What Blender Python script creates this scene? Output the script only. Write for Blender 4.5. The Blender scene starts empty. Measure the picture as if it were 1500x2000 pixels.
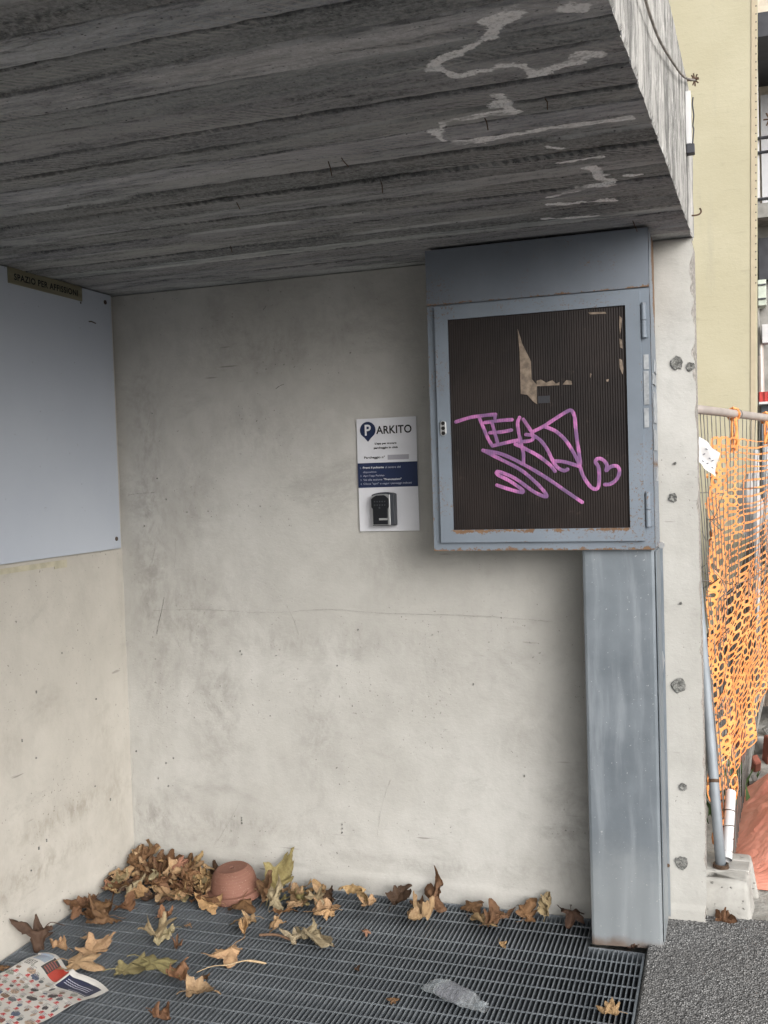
import bpy, bmesh, math, random
from math import radians as R, sin, cos, pi
from mathutils import Vector, Matrix, noise as mn, Euler

# ------------------------------------------------------------------ camera, sky, sun, exposure
SC = bpy.context.scene
COL = SC.collection
cam_d = bpy.data.cameras.new('camera'); cam = bpy.data.objects.new('camera', cam_d); COL.objects.link(cam)
cam_d.sensor_fit = 'VERTICAL'; cam_d.sensor_height = 36.0; cam_d.lens = 35.37
cam_d.clip_start = .05; cam_d.clip_end = 600
cam.matrix_world = Matrix(((0.94612, 0.01892, 0.32327, 2.104), (0.32222, 0.04419, -0.94563, -3.174),
                           (-0.03218, 0.99884, 0.03571, 1.421), (0, 0, 0, 1)))
SC.camera = cam
SUN_EL, SUN_AZ = R(23), R(137)          # azimuth clockwise from +Y: light from the right, in front of the canopy
W = bpy.data.worlds.new('World'); SC.world = W; W.use_nodes = True
wt = W.node_tree; bg = wt.nodes['Background']
sky = wt.nodes.new('ShaderNodeTexSky'); sky.sky_type = 'NISHITA'; sky.sun_disc = False
sky.sun_elevation = SUN_EL; sky.sun_rotation = SUN_AZ; sky.dust_density = 6; sky.air_density = 1.0; sky.ozone_density = 1.0
hs = wt.nodes.new('ShaderNodeHueSaturation'); hs.inputs['Saturation'].default_value = .22
wt.links.new(sky.outputs[0], hs.inputs['Color']); wt.links.new(hs.outputs[0], bg.inputs[0])
bg.inputs[1].default_value = .15
sl = bpy.data.lights.new('sun', 'SUN'); sun = bpy.data.objects.new('sun', sl); COL.objects.link(sun)
sl.energy = 1.2; sl.angle = R(75); sl.color = (1, .99, .975)
sd = Vector((sin(SUN_AZ)*cos(SUN_EL), cos(SUN_AZ)*cos(SUN_EL), sin(SUN_EL)))
sun.rotation_euler = sd.to_track_quat('Z', 'Y').to_euler(); sun.location = (8, -8, 10)
SC.view_settings.view_transform = 'Standard'; SC.view_settings.look = 'None'
SC.view_settings.gamma = 1; SC.view_settings.use_curve_mapping = False
SC.view_settings.exposure = 0.52
SC.render.engine = 'CYCLES'
SC.cycles.max_bounces = 8; SC.cycles.diffuse_bounces = 5; SC.cycles.transparent_max_bounces = 16

# ------------------------------------------------------------------ measured positions (metres)
EFFLO = [[(1.8116, -1.653), (1.7863, -1.6265), (1.7503, -1.593), (1.7122, -1.5575), (1.6811, -1.5536), (1.6573, -1.5374), (1.6531, -1.5004), (1.6761, -1.4691), (1.7078, -1.4696), (1.753, -1.4734), (1.7993, -1.4648), (1.8075, -1.4144), (1.8458, -1.4332), (1.8812, -1.4408)], [(1.8204, -1.6583), (1.7756, -1.6498)], [(1.7243, -1.3628), (1.7178, -1.3115), (1.7408, -1.2587), (1.6839, -1.2694), (1.6056, -1.2593), (1.5622, -1.2158), (1.5671, -1.157), (1.5945, -1.1168), (1.6737, -1.1087), (1.7554, -1.1223), (1.8319, -1.1204), (1.8868, -1.118), (1.9412, -1.1186)], [(1.7578, -1.0139), (1.782, -0.9956)], [(1.7734, -0.9042), (1.8191, -0.9107), (1.8584, -0.9158)], [(1.8189, -0.822), (1.8559, -0.6858), (1.7769, -0.6856), (1.6911, -0.6179)], [(1.6804, -0.5547), (1.8456, -0.5285)], [(1.652, -0.4269), (1.7764, -0.384)], [(1.8916, -1.6514), (1.9115, -1.6324)], [(1.8935, -1.4688), (1.9127, -1.4562)], [(1.8963, -0.7345), (1.925, -0.7298)]]
GRAFFITI = [[(1.3318, 1.5773), (1.3772, 1.5884), (1.4162, 1.5921), (1.4547, 1.594)], [(1.4547, 1.594), (1.4525, 1.5828)], [(1.4044, 1.5871), (1.4188, 1.5505), (1.4296, 1.5236), (1.4424, 1.5004)], [(1.4424, 1.5004), (1.4752, 1.5066), (1.5173, 1.5142)], [(1.4426, 1.572), (1.4512, 1.5377), (1.4581, 1.5111)], [(1.4213, 1.5711), (1.4657, 1.5747), (1.5038, 1.5758)], [(1.4359, 1.5403), (1.4685, 1.5407), (1.5011, 1.5449)], [(1.5267, 1.5811), (1.5206, 1.5645), (1.5235, 1.5345), (1.5285, 1.5082), (1.5351, 1.4743), (1.5343, 1.4444)], [(1.5379, 1.5749), (1.5523, 1.5519), (1.563, 1.5328), (1.5664, 1.5196), (1.5549, 1.5108), (1.521, 1.5103)], [(1.5113, 1.5032), (1.543, 1.487), (1.5799, 1.4651), (1.6127, 1.438), (1.6271, 1.419)], [(1.5442, 1.5299), (1.5666, 1.5252), (1.5886, 1.5094), (1.6065, 1.4827), (1.6205, 1.4525), (1.6348, 1.4298), (1.6529, 1.42), (1.6641, 1.4233)], [(1.5631, 1.5365), (1.5972, 1.5517), (1.6348, 1.5739), (1.6647, 1.5908), (1.6794, 1.5937), (1.688, 1.575), (1.6907, 1.5382), (1.6951, 1.4939), (1.7012, 1.446), (1.699, 1.4314)], [(1.5972, 1.5517), (1.6302, 1.5372), (1.6589, 1.5101), (1.6801, 1.4762), (1.6974, 1.4388), (1.7075, 1.4054), (1.7249, 1.3755), (1.7391, 1.3641), (1.75, 1.3675), (1.7542, 1.393), (1.7532, 1.4259), (1.7446, 1.4426), (1.752, 1.4515), (1.7663, 1.4473), (1.7767, 1.4324), (1.7745, 1.4161), (1.7873, 1.4266), (1.8051, 1.4278), (1.8119, 1.413), (1.8043, 1.3915), (1.7861, 1.3774), (1.77, 1.3761)], [(1.6241, 1.4487), (1.6536, 1.4458), (1.6972, 1.4314)], [(1.4131, 1.4883), (1.4705, 1.4748), (1.5342, 1.4425), (1.6006, 1.4012), (1.6587, 1.3588), (1.7037, 1.3264)], [(1.4131, 1.4883), (1.47, 1.4579), (1.5262, 1.4259), (1.5704, 1.3872), (1.5993, 1.3529), (1.5954, 1.3455), (1.5622, 1.3613), (1.5103, 1.4002), (1.4689, 1.4202), (1.4537, 1.4226), (1.4572, 1.4131), (1.4874, 1.3971), (1.521, 1.3736), (1.532, 1.3621), (1.5206, 1.3605), (1.4867, 1.3707), (1.4525, 1.383)]]
RESIDUE = [[(1.5283, 1.8413), (1.5402, 1.7978), (1.565, 1.7442), (1.5655, 1.6923), (1.58, 1.6748), (1.5795, 1.6174), (1.5693, 1.6254), (1.5511, 1.6468), (1.5324, 1.6497), (1.532, 1.7724)], [(1.5803, 1.6859), (1.5934, 1.6888), (1.608, 1.6786), (1.6266, 1.6849), (1.6374, 1.6732), (1.6467, 1.6782), (1.6465, 1.669), (1.5798, 1.67)], [(1.6557, 1.6703), (1.667, 1.6824), (1.6816, 1.6797), (1.6831, 1.6686)], [(1.5828, 1.6406), (1.6173, 1.6405), (1.6175, 1.6198), (1.583, 1.6198)], [(1.7335, 1.8726), (1.7836, 1.8702), (1.7852, 1.8647), (1.7405, 1.8666)], [(1.7807, 1.6773), (1.7879, 1.6779), (1.7867, 1.6708), (1.7817, 1.6718)], [(1.8222, 1.8563), (1.8291, 1.8486), (1.8268, 1.8236), (1.8227, 1.8024), (1.8209, 1.8313)], [(1.82, 1.7918), (1.8277, 1.7877), (1.8289, 1.7625), (1.8219, 1.7665)], [(1.8194, 1.7344), (1.8264, 1.7303), (1.83, 1.7049), (1.8272, 1.6889), (1.8195, 1.7091)], [(1.7364, 1.6982), (1.74, 1.6961), (1.7368, 1.6854), (1.7347, 1.6863)]]
CRACKS = [[(0.1213, 0.9605), (0.2898, 0.9664), (0.4127, 0.9642), (0.5327, 0.9585), (0.6505, 0.9619), (0.8039, 0.9727), (0.9156, 0.9672), (1.0251, 0.9617), (1.1852, 0.9605), (1.3743, 0.9565), (1.5726, 0.9431)], [(0.1703, 1.0096), (0.1598, 0.9647), (0.1449, 0.9179), (0.1344, 0.8747)], [(0.038, 1.3817), (0.077, 1.3864), (0.1091, 1.3874), (0.1475, 1.3883)], [(0.642, 1.732), (0.6578, 1.7416), (0.6734, 1.7459)], [(0.6063, 2.0048), (0.6166, 2.0179)], [(0.1377, 1.3144), (0.1068, 1.3373)], [(0.4449, 0.2822), (0.3794, 0.1753), (0.3357, 0.1156)], [(1.0153, 0.4035), (0.9812, 0.3136), (0.9592, 0.2065)], [(1.1807, 0.8161), (1.1886, 0.7908)], [(1.1948, 0.8199), (1.1979, 0.8081)], [(1.2484, 0.7503), (1.2529, 0.7285)], [(0.2284, 1.2243), (0.2255, 1.1598), (0.2172, 1.1136)], [(0.1425, 1.1881), (0.125, 1.1323)], [(1.2048, 0.5785), (1.2189, 0.5827)], [(0.9917, 0.2443), (0.9874, 0.2264)], [(0.1312, 1.6328), (0.146, 1.6781)], [(0.0092, 0.4121), (0.014, 0.3742), (-0.0019, 0.3158)], [(0.2126, 0.8725), (0.2311, 0.8172)], [(0.6516, 0.9887), (0.6785, 0.9356), (0.6958, 0.8825)]]
POCKS = [(0.1238, 0.7826), (0.15, 1.6724), (0.1603, 1.4379), (0.1928, 1.3632), (0.0993, 1.2686), (0.0257, 0.4379), (0.1142, 0.3428), (0.4727, 0.8089), (0.6055, 0.8089), (0.9134, 0.9045), (1.1743, 0.8924), (1.3082, 0.7339), (0.1818, 0.4226), (0.149, 0.4017), (0.4672, 0.8196), (0.8345, 0.7799), (1.4688, 0.4423), (0.1558, 0.3173), (0.4482, 0.2143), (0.4477, 0.2032), (0.4485, 0.2235), (0.8316, 0.2311), (0.831, 0.2168), (0.8305, 0.2025)]
LEFT_MARKS = [(-0.5797, 0.2135), (-0.5382, 0.2721), (-0.5311, 0.5592), (-0.5951, 0.6336), (-0.228, 0.3759), (-0.141, 0.3032), (-0.3789, 0.8691), (-0.5166, 0.7701), (-0.2006, 0.6753), (-0.4991, 0.283)]
PATCHES = [(1.9683, 1.7333, 0.0215), (2.0065, 1.72, 0.0149), (1.9479, 1.3274, 0.0149), (1.956, 1.4313, 0.0049), (1.9524, 0.7543, 0.0248), (1.9594, 0.4401, 0.0132), (1.95, 0.2054, 0.0215), (1.9636, 1.0059, 0.0049), (1.9039, 1.1703, 0.0099)]
CABLE = [(1.9669, -1.377, 2.2525), (1.9703, -1.2924, 2.254), (1.9744, -1.1909, 2.2591), (1.9809, -1.0285, 2.2808), (1.9931, -0.723, 2.3494), (2.0046, -0.4338, 2.4226), (2.0139, -0.2029, 2.4957), (2.023, 0.0257, 2.5729)]
BRACKET = [(2.015, -0.1758, 2.4641), (2.0139, -0.2023, 2.2987)]
HOOK = [(2.02, -0.0504, 2.1608), (2.0283, 0.1566, 2.2114)]
LEAVES = [(0.01, -0.384, 0.098, 'b', 0.5, 'dull brown leaf flat against the left wall, left of the corner heap'), (0.107, -0.423, 0.063, 'b', 0.6, 'narrow brown leaf just right of the one against the left wall'), (0.034, -0.649, 0.111, 'd', 1.0, 'dark brown shrivelled leaf at the foot of the left wall above the newspaper'), (0.154, -0.642, 0.07, 't', 0.6, 'narrow folded tan leaf between the dark shrivelled leaf and the big tan one'), (0.188, -0.559, 0.047, 't', 0.5, 'small tan leaf fragment above the big flat tan leaf'), (0.26, -0.637, 0.104, 't', 0.15, 'broad flat tan leaf beyond the newspaper corner'), (0.257, -0.723, 0.104, 't', 0.15, 'tan leaf half under the top edge of the newspaper'), (0.128, -0.362, 0.066, 'b', 0.4, 'brown leaf with a point hanging down below the corner heap'), (0.201, -0.359, 0.079, 'b', 0.8, 'brown curled leaf lying right below the corner heap'), (0.191, -0.455, 0.088, 'b', 0.9, 'brown leaf rolled up like a tube below the heap'), (0.058, -0.792, 0.047, 'b', 0.4, 'brown leaf peeping out left of the newspaper'), (0.422, -0.716, 0.104, 'g', 0.3, 'yellow green blotched leaf nearest the newspaper'), (0.498, -0.701, 0.104, 'g', 0.2, 'pale green spotted leaf beside the pinkish crumpled one'), (0.592, -0.712, 0.088, 'p', 1.0, 'pinkish brown crumpled leaf touching the green spotted leaves'), (0.699, -0.799, 0.073, 't', 0.7, 'tan leaf curled into a saddle at the near edge of the grating'), (0.651, -0.908, 0.079, 'p', 1.1, 'pinkish crumpled leaf cut by the lower edge, under the saddle shaped one'), (0.408, -0.522, 0.095, 'y', 1.1, 'grey green crumpled leaf alone in the middle of the left grating'), (0.446, -0.497, 0.063, 'y', 1.2, 'shredded grey green leaf bits beside the crumpled grey green leaf'), (0.493, -0.541, 0.035, 'b', 1.0, 'tiny brown curl right of the grey green crumpled leaf'), (0.339, -0.362, 0.054, 'p', 0.8, 'small reddish leaf curl below the heap, left of the bowl'), (0.452, -0.401, 0.032, 't', 1.0, 'tiny tan leaf curl in front of the bowl'), (0.676, -0.539, 0.098, 't', 0.3, 'tan three pointed leaf with a long bent stalk, in front of the bowl'), (0.635, -0.327, 0.073, 't', 0.7, 'tan notched leaf upper of the two between bowl and crumbled leaf'), (0.644, -0.387, 0.054, 't', 0.4, 'small tan oval leaf under the notched one'), (0.73, -0.321, 0.066, 't', 0.4, 'flat tan leaf piece right of the notched pair'), (0.858, -0.367, 0.111, 'y', 1.2, 'crumbled pale leaf with torn holes in front of the leaf row'), (0.835, -0.415, 0.054, 'y', 1.0, 'torn pale leaf shred left of the crumbled leaf'), (0.827, -0.203, 0.085, 't', 0.5, 'tan leaf with a raised lobe above the crumbled leaf'), (0.869, -0.227, 0.073, 't', 0.6, 'light tan leaf lying over the one with a raised lobe'), (0.632, -0.071, 0.117, 'g', 0.3, 'olive leaf leaning on the wall right of the terracotta bowl'), (0.573, -0.077, 0.063, 'g', 0.8, 'small olive leaf between the bowl and the leaning olive leaf'), (0.618, -0.168, 0.082, 'b', 0.6, 'rust brown leaf propped against the right side of the bowl'), (0.731, -0.18, 0.095, 't', 0.4, 'tan leaf with tiny holes in front of the leaning olive leaf'), (0.657, -0.199, 0.07, 'y', 0.8, 'curled dull leaf in front of the propped rust brown leaf'), (0.705, -0.251, 0.063, 'b', 0.9, 'twisted brown leaf hanging below the tan leaf with holes'), (0.812, -0.11, 0.066, 'd', 1.0, 'dark brown curled leaf against the wall, behind the light tan one'), (0.907, -0.118, 0.098, 't', 0.7, 'tan V shaped leaf halfway along the wall'), (0.96, -0.104, 0.066, 't', 0.9, 'yellowish finger lobed leaf right of the V shaped leaf'), (1.05, -0.02, 0.073, 'd', 0.8, 'thin dark leaf edge on at the wall'), (1.17, -0.02, 0.092, 'b', 0.7, 'pale backed leaf curled up against the wall'), (1.126, -0.093, 0.066, 'b', 0.8, 'brown leaf between the wall and the wide tan leaf'), (1.169, -0.167, 0.114, 't', 0.4, 'wide tan leaf lying flat in front of the pale backed leaf'), (1.298, -0.025, 0.073, 'b', 0.9, 'brown twisted leaf leaning on the wall right of the pale backed one'), (1.338, -0.123, 0.095, 't', 0.3, 'tan lobed leaf in the cluster at the middle of the right grating'), (1.402, -0.114, 0.076, 'b', 0.6, 'brown leaf at the right end of the small cluster'), (1.376, -0.143, 0.07, 'b', 0.5, 'reddish brown leaf under the cluster of lobed leaves'), (1.475, -0.02, 0.079, 'b', 0.8, 'upright brown leaf standing against the wall'), (1.54, -0.02, 0.07, 'y', 0.6, 'dull tan leaf propped on the wall right of the upright one'), (1.615, -0.02, 0.07, 'd', 0.9, 'thin dark leaf sliver in the gap beside the metal duct'), (1.436, -0.258, 0.035, 't', 0.5, 'tiny tan leaf scrap on the grating in front of the duct'), (1.81, -0.189, 0.038, 'd', 0.5, 'dark pointed leaf stuck upright at the grating corner by the duct'), (1.797, -0.573, 0.073, 't', 0.6, 'tan torn leaf on the grating near the asphalt edge'), (1.23, -0.658, 0.038, 'b', 0.5, 'small brown triangular leaf scrap left of the plastic bottle'), (1.065, -0.511, 0.025, 'd', 0.8, 'tiny dark leaf curl in the middle of the grating'), (1.016, -0.3, 0.025, 'p', 0.8, 'tiny pinkish leaf curl on the open grating behind the middle'), (0.662, -0.675, 0.032, 'b', 0.6, 'tiny brown leaf scrap left of the leaf with the bent stalk'), (0.463, -0.262, 0.092, 't', 0.4, 'tan pointed leaf sticking out under the front left of the bowl'), (0.553, -0.218, 0.095, 'b', 0.3, 'brown leaf pressed under the front right of the bowl'), (0.391, -0.227, 0.095, 'b', 0.7, 'brown wrinkled leaf just left of the bowl foot'), (0.314, -0.222, 0.101, 't', 0.8, 'light brown forked leaf in front of the heap'), (0.29, -0.262, 0.063, 'd', 0.5, 'purplish brown leaf under the forked leaf'), (0.135, -0.117, 0.104, 't', 0.5, 'large pale leaf on top of the heap front'), (0.251, -0.079, 0.117, 't', 0.7, 'pale brown leaf arching between the heap and the bowl'), (0.327, -0.068, 0.095, 'y', 0.9, 'olive brown wrinkled leaf behind the bowl left side'), (0.282, -0.02, 0.088, 't', 0.5, 'leaf with an upright point behind the bowl, against the wall'), (2.06, 0.03, 0.07, 'b', 0.5, 'brown leaf wedged under the concrete fence foot'), (0.934, -0.409, 0.025, 'b', 0.8, 'tiny brown twist right below the crumbled pale leaf')]
NEWS = [(0.1154, -0.689), (0.4338, -0.8174), (0.0765, -0.8281), (0.3598, -1.0045)]

# ------------------------------------------------------------------ helpers
rnd = random.Random(7)
def tag(o, label=None, cat=None, group=None, kind=None):
    if label: o['label'] = label
    if cat: o['category'] = cat
    if group: o['group'] = group
    if kind: o['kind'] = kind
    return o
def empty(name, label, cat, loc=(0, 0, 0), group=None, rot=(0, 0, 0)):
    o = bpy.data.objects.new(name, None); COL.objects.link(o); o.location = loc; o.rotation_euler = rot
    o.empty_display_size = .05
    return tag(o, label, cat, group)
def link(name, me, mat=None, parent=None, loc=None, rot=None, scale=None):
    o = bpy.data.objects.new(name, me); COL.objects.link(o)
    if mat and not me.materials: me.materials.append(mat)
    if parent: o.parent = parent
    if loc is not None: o.location = loc
    if rot is not None: o.rotation_euler = rot
    if scale is not None: o.scale = (scale,)*3 if isinstance(scale, (int, float)) else scale
    return o
def pydata(name, v, f, smooth=False):
    me = bpy.data.meshes.new(name); me.from_pydata([tuple(p) for p in v], [], f); me.update()
    if smooth: me.polygons.foreach_set('use_smooth', [True]*len(me.polygons))
    return me
class MB:
    def __init__(s): s.v = []; s.f = []
    def add(s, v, f):
        n = len(s.v); s.v += [tuple(p) for p in v]; s.f += [tuple(i+n for i in q) for q in f]; return s
    def box(s, x0, x1, y0, y1, z0, z1, M=None):
        v = [Vector(p) for p in ((x0,y0,z0),(x1,y0,z0),(x1,y1,z0),(x0,y1,z0),(x0,y0,z1),(x1,y0,z1),(x1,y1,z1),(x0,y1,z1))]
        if M: v = [M @ p for p in v]
        return s.add(v, [(0,3,2,1),(4,5,6,7),(0,1,5,4),(1,2,6,5),(2,3,7,6),(3,0,4,7)])
    def tube(s, pts, r, n=8, cap=True, flat=None):
        pts = [Vector(p) for p in pts]; rings = []; up = None
        for i, p in enumerate(pts):
            t = (pts[min(i+1, len(pts)-1)] - pts[max(i-1, 0)]).normalized()
            if up is None: up = Vector((0,0,1)) if abs(t.z) < .9 else Vector((1,0,0))
            a = t.cross(up).normalized(); b = a.cross(t).normalized(); up = b
            rr = r[i] if isinstance(r, (list, tuple)) else r
            rings.append([p + (a*cos(2*pi*k/n) + b*sin(2*pi*k/n))*rr for k in range(n)])
        v = [q for ring in rings for q in ring]; f = []
        for i in range(len(pts)-1):
            for k in range(n):
                f.append((i*n+k, i*n+(k+1) % n, (i+1)*n+(k+1) % n, (i+1)*n+k))
        if cap: f.append(tuple(range(n-1, -1, -1))); f.append(tuple((len(pts)-1)*n+k for k in range(n)))
        return s.add(v, f)
    def lathe(s, prof, c=(0,0,0), n=32):
        v = []; f = []; m = len(prof)
        for k in range(n):
            a = 2*pi*k/n
            v += [(c[0]+r*cos(a), c[1]+r*sin(a), c[2]+z) for r, z in prof]
        for k in range(n):
            for i in range(m-1):
                f.append((k*m+i, ((k+1) % n)*m+i, ((k+1) % n)*m+i+1, k*m+i+1))
        return s.add(v, f)
    def poly_y(s, pts, y0, y1):             # outline in the x,z plane, thick along y
        n = len(pts); v = [(x, y0, z) for x, z in pts] + [(x, y1, z) for x, z in pts]
        f = [tuple(range(n-1, -1, -1)), tuple(range(n, 2*n))] + [(i, (i+1) % n, n+(i+1) % n, n+i) for i in range(n)]
        return s.add(v, f)
    def build(s, name, mat, parent=None, smooth=False, bevel=0, seg=2, weld=False):
        bm = bmesh.new(); vs = [bm.verts.new(p) for p in s.v]
        for q in s.f:
            try: bm.faces.new([vs[i] for i in q])
            except ValueError: pass
        if weld: bmesh.ops.remove_doubles(bm, verts=bm.verts[:], dist=1e-5)
        bmesh.ops.recalc_face_normals(bm, faces=bm.faces[:])
        if bevel: bmesh.ops.bevel(bm, geom=bm.edges[:], offset=bevel, segments=seg, affect='EDGES', profile=.5, clamp_overlap=True)
        me = bpy.data.meshes.new(name); bm.to_mesh(me); bm.free()
        if smooth: me.polygons.foreach_set('use_smooth', [True]*len(me.polygons))
        return link(name, me, mat, parent)
def spline(pts, k=6):
    out = []; P = [Vector(p) for p in pts]; n = len(P)
    for i in range(n-1):
        a, b, c, d = P[max(i-1, 0)], P[i], P[i+1], P[min(i+2, n-1)]
        for j in range(k):
            t = j/k; out.append(.5*((2*b)+(c-a)*t+(2*a-5*b+4*c-d)*t*t+(3*b-a-3*c+d)*t**3))
    return out + [P[-1]]
def nz(x, y=0, z=0): return mn.noise(Vector((x, y, z)))
def fbm(x, y=0, z=0, o=4): return mn.fractal(Vector((x, y, z)), 1.0, 2.0, o)
def grid(name, nx, ny, fn, smooth=True, attrs=None):
    v = []; A = {k: [] for k in (attrs or ())}
    for j in range(ny+1):
        for i in range(nx+1):
            q = fn(i/nx, j/ny)
            if attrs:
                p, d = q; v.append(p)
                for k in A: A[k].append(d[k])
            else: v.append(q)
    f = [(j*(nx+1)+i, j*(nx+1)+i+1, (j+1)*(nx+1)+i+1, (j+1)*(nx+1)+i) for j in range(ny) for i in range(nx)]
    me = pydata(name, v, f, smooth)
    for k in A:
        at = me.attributes.new(k, 'FLOAT', 'POINT'); at.data.foreach_set('value', A[k])
    return me
def textmesh(body, width=None, height=None, ext=.0004, bold=0, spacing=1.0):
    cu = bpy.data.curves.new('lettering', 'FONT'); cu.body = body; cu.size = 1; cu.extrude = 0; cu.offset = bold
    cu.space_character = spacing; cu.resolution_u = 4
    o = bpy.data.objects.new('lettering', cu); COL.objects.link(o)
    me = bpy.data.meshes.new_from_object(o.evaluated_get(bpy.context.evaluated_depsgraph_get()))
    bpy.data.objects.remove(o); bpy.data.curves.remove(cu)
    xs = [v.co.x for v in me.vertices]; ys = [v.co.y for v in me.vertices]
    x0, x1, y0, y1 = min(xs), max(xs), min(ys), max(ys)
    sx = width/(x1-x0) if width else height/(y1-y0); sy = height/(y1-y0) if height else sx
    for v in me.vertices: v.co = ((v.co.x-x0)*sx, (v.co.y-y0)*sy, 0)
    return me
# node helpers ------------------------------------------------------
class M:
    def __init__(s, name, rough=.8, metal=0.0, spec=.3):
        s.m = bpy.data.materials.new(name); s.m.use_nodes = True; s.t = s.m.node_tree
        s.b = s.t.nodes['Principled BSDF']; s.b.inputs['Roughness'].default_value = rough
        s.b.inputs['Metallic'].default_value = metal; s.b.inputs['Specular IOR Level'].default_value = spec
        s.tc = s.t.nodes.new('ShaderNodeTexCoord')
    def L(s, a, b): s.t.links.new(a, b)
    def vec(s, scale=(1, 1, 1), rot=(0, 0, 0), src='Object', warp=0, wscale=4):
        mp = s.t.nodes.new('ShaderNodeMapping'); mp.inputs['Scale'].default_value = scale; mp.inputs['Rotation'].default_value = rot
        o = s.tc.outputs[src]
        if warp:
            n = s.t.nodes.new('ShaderNodeTexNoise'); n.inputs['Scale'].default_value = wscale; s.L(o, n.inputs['Vector'])
            mx = s.t.nodes.new('ShaderNodeVectorMath'); mx.operation = 'SCALE'; mx.inputs['Scale'].default_value = warp
            s.L(n.outputs['Color'], mx.inputs[0]); ad = s.t.nodes.new('ShaderNodeVectorMath'); s.L(o, ad.inputs[0]); s.L(mx.outputs[0], ad.inputs[1]); o = ad.outputs[0]
        s.L(o, mp.inputs['Vector']); return mp.outputs[0]
    def noise(s, scale=5, detail=5, rough=.55, vec=None, dist=0):
        n = s.t.nodes.new('ShaderNodeTexNoise'); n.inputs['Scale'].default_value = scale; n.inputs['Detail'].default_value = detail
        n.inputs['Roughness'].default_value = rough; n.inputs['Distortion'].default_value = dist
        s.L(vec if vec else s.tc.outputs['Object'], n.inputs['Vector']); return n.outputs['Fac']
    def voro(s, scale=20, vec=None, feat='F1', out='Distance', rand=1):
        n = s.t.nodes.new('ShaderNodeTexVoronoi'); n.feature = feat; n.inputs['Scale'].default_value = scale; n.inputs['Randomness'].default_value = rand
        s.L(vec if vec else s.tc.outputs['Object'], n.inputs['Vector']); return n.outputs[out]
    def wave(s, scale, dist=1, vec=None, dir='X', dscale=1):
        n = s.t.nodes.new('ShaderNodeTexWave'); n.bands_direction = dir; n.inputs['Scale'].default_value = scale; n.inputs['Distortion'].default_value = dist
        n.inputs['Detail Scale'].default_value = dscale
        s.L(vec if vec else s.tc.outputs['Object'], n.inputs['Vector']); return n.outputs['Fac']
    def ramp(s, fac, lo, hi, a=0, b=1):
        n = s.t.nodes.new('ShaderNodeMapRange'); n.interpolation_type = 'SMOOTHSTEP'; n.clamp = True
        n.inputs['From Min'].default_value = lo; n.inputs['From Max'].default_value = hi; n.inputs['To Min'].default_value = a; n.inputs['To Max'].default_value = b
        s.L(fac, n.inputs['Value']); return n.outputs[0]
    def math(s, op, a, b=None):
        n = s.t.nodes.new('ShaderNodeMath'); n.operation = op
        for i, x in enumerate((a, b)):
            if x is None: continue
            if isinstance(x, (int, float)): n.inputs[i].default_value = x
            else: s.L(x, n.inputs[i])
        return n.outputs[0]
    def mul(s, a, b): return s.math('MULTIPLY', a, b)
    def addm(s, a, b): return s.math('ADD', a, b)
    def mix(s, fac, a, b, mode='MIX'):
        n = s.t.nodes.new('ShaderNodeMix'); n.data_type = 'RGBA'; n.blend_type = mode
        for i, x in ((0, fac), (6, a), (7, b)):
            if isinstance(x, tuple): n.inputs[i].default_value = (*x, 1)
            elif isinstance(x, (int, float)): n.inputs[i].default_value = x
            else: s.L(x, n.inputs[i])
        return n.outputs[2]
    def attr(s, name, out='Fac'):
        n = s.t.nodes.new('ShaderNodeAttribute'); n.attribute_name = name; return n.outputs[out]
    def objcol(s): return s.t.nodes.new('ShaderNodeObjectInfo').outputs['Color']
    def objrand(s): return s.t.nodes.new('ShaderNodeObjectInfo').outputs['Random']
    def xyz(s, i):
        n = s.t.nodes.new('ShaderNodeSeparateXYZ'); s.L(s.tc.outputs['Object'], n.inputs[0]); return n.outputs[i]
    def color(s, c):
        if isinstance(c, tuple): s.b.inputs['Base Color'].default_value = (*c, 1)
        else: s.L(c, s.b.inputs['Base Color'])
        return s
    def rough(s, r): s.L(r, s.b.inputs['Roughness']); return s
    def bump(s, h, strength=.3, dist=.004):
        n = s.t.nodes.new('ShaderNodeBump'); n.inputs['Strength'].default_value = strength; n.inputs['Distance'].default_value = dist
        s.L(h, n.inputs['Height']); s.L(n.outputs[0], s.b.inputs['Normal']); return s
def simple(name, c, rough=.7, metal=0.0, var=.15, scale=12, spec=.3, bump=0):
    m = M(name, rough, metal, spec); n = m.noise(scale, 5)
    m.color(m.mix(m.ramp(n, .3, .7), tuple(x*(1-var) for x in c), tuple(min(1, x*(1+var)) for x in c)))
    if bump: m.bump(m.noise(scale*6, 4), bump, .002)
    return m.m

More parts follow.
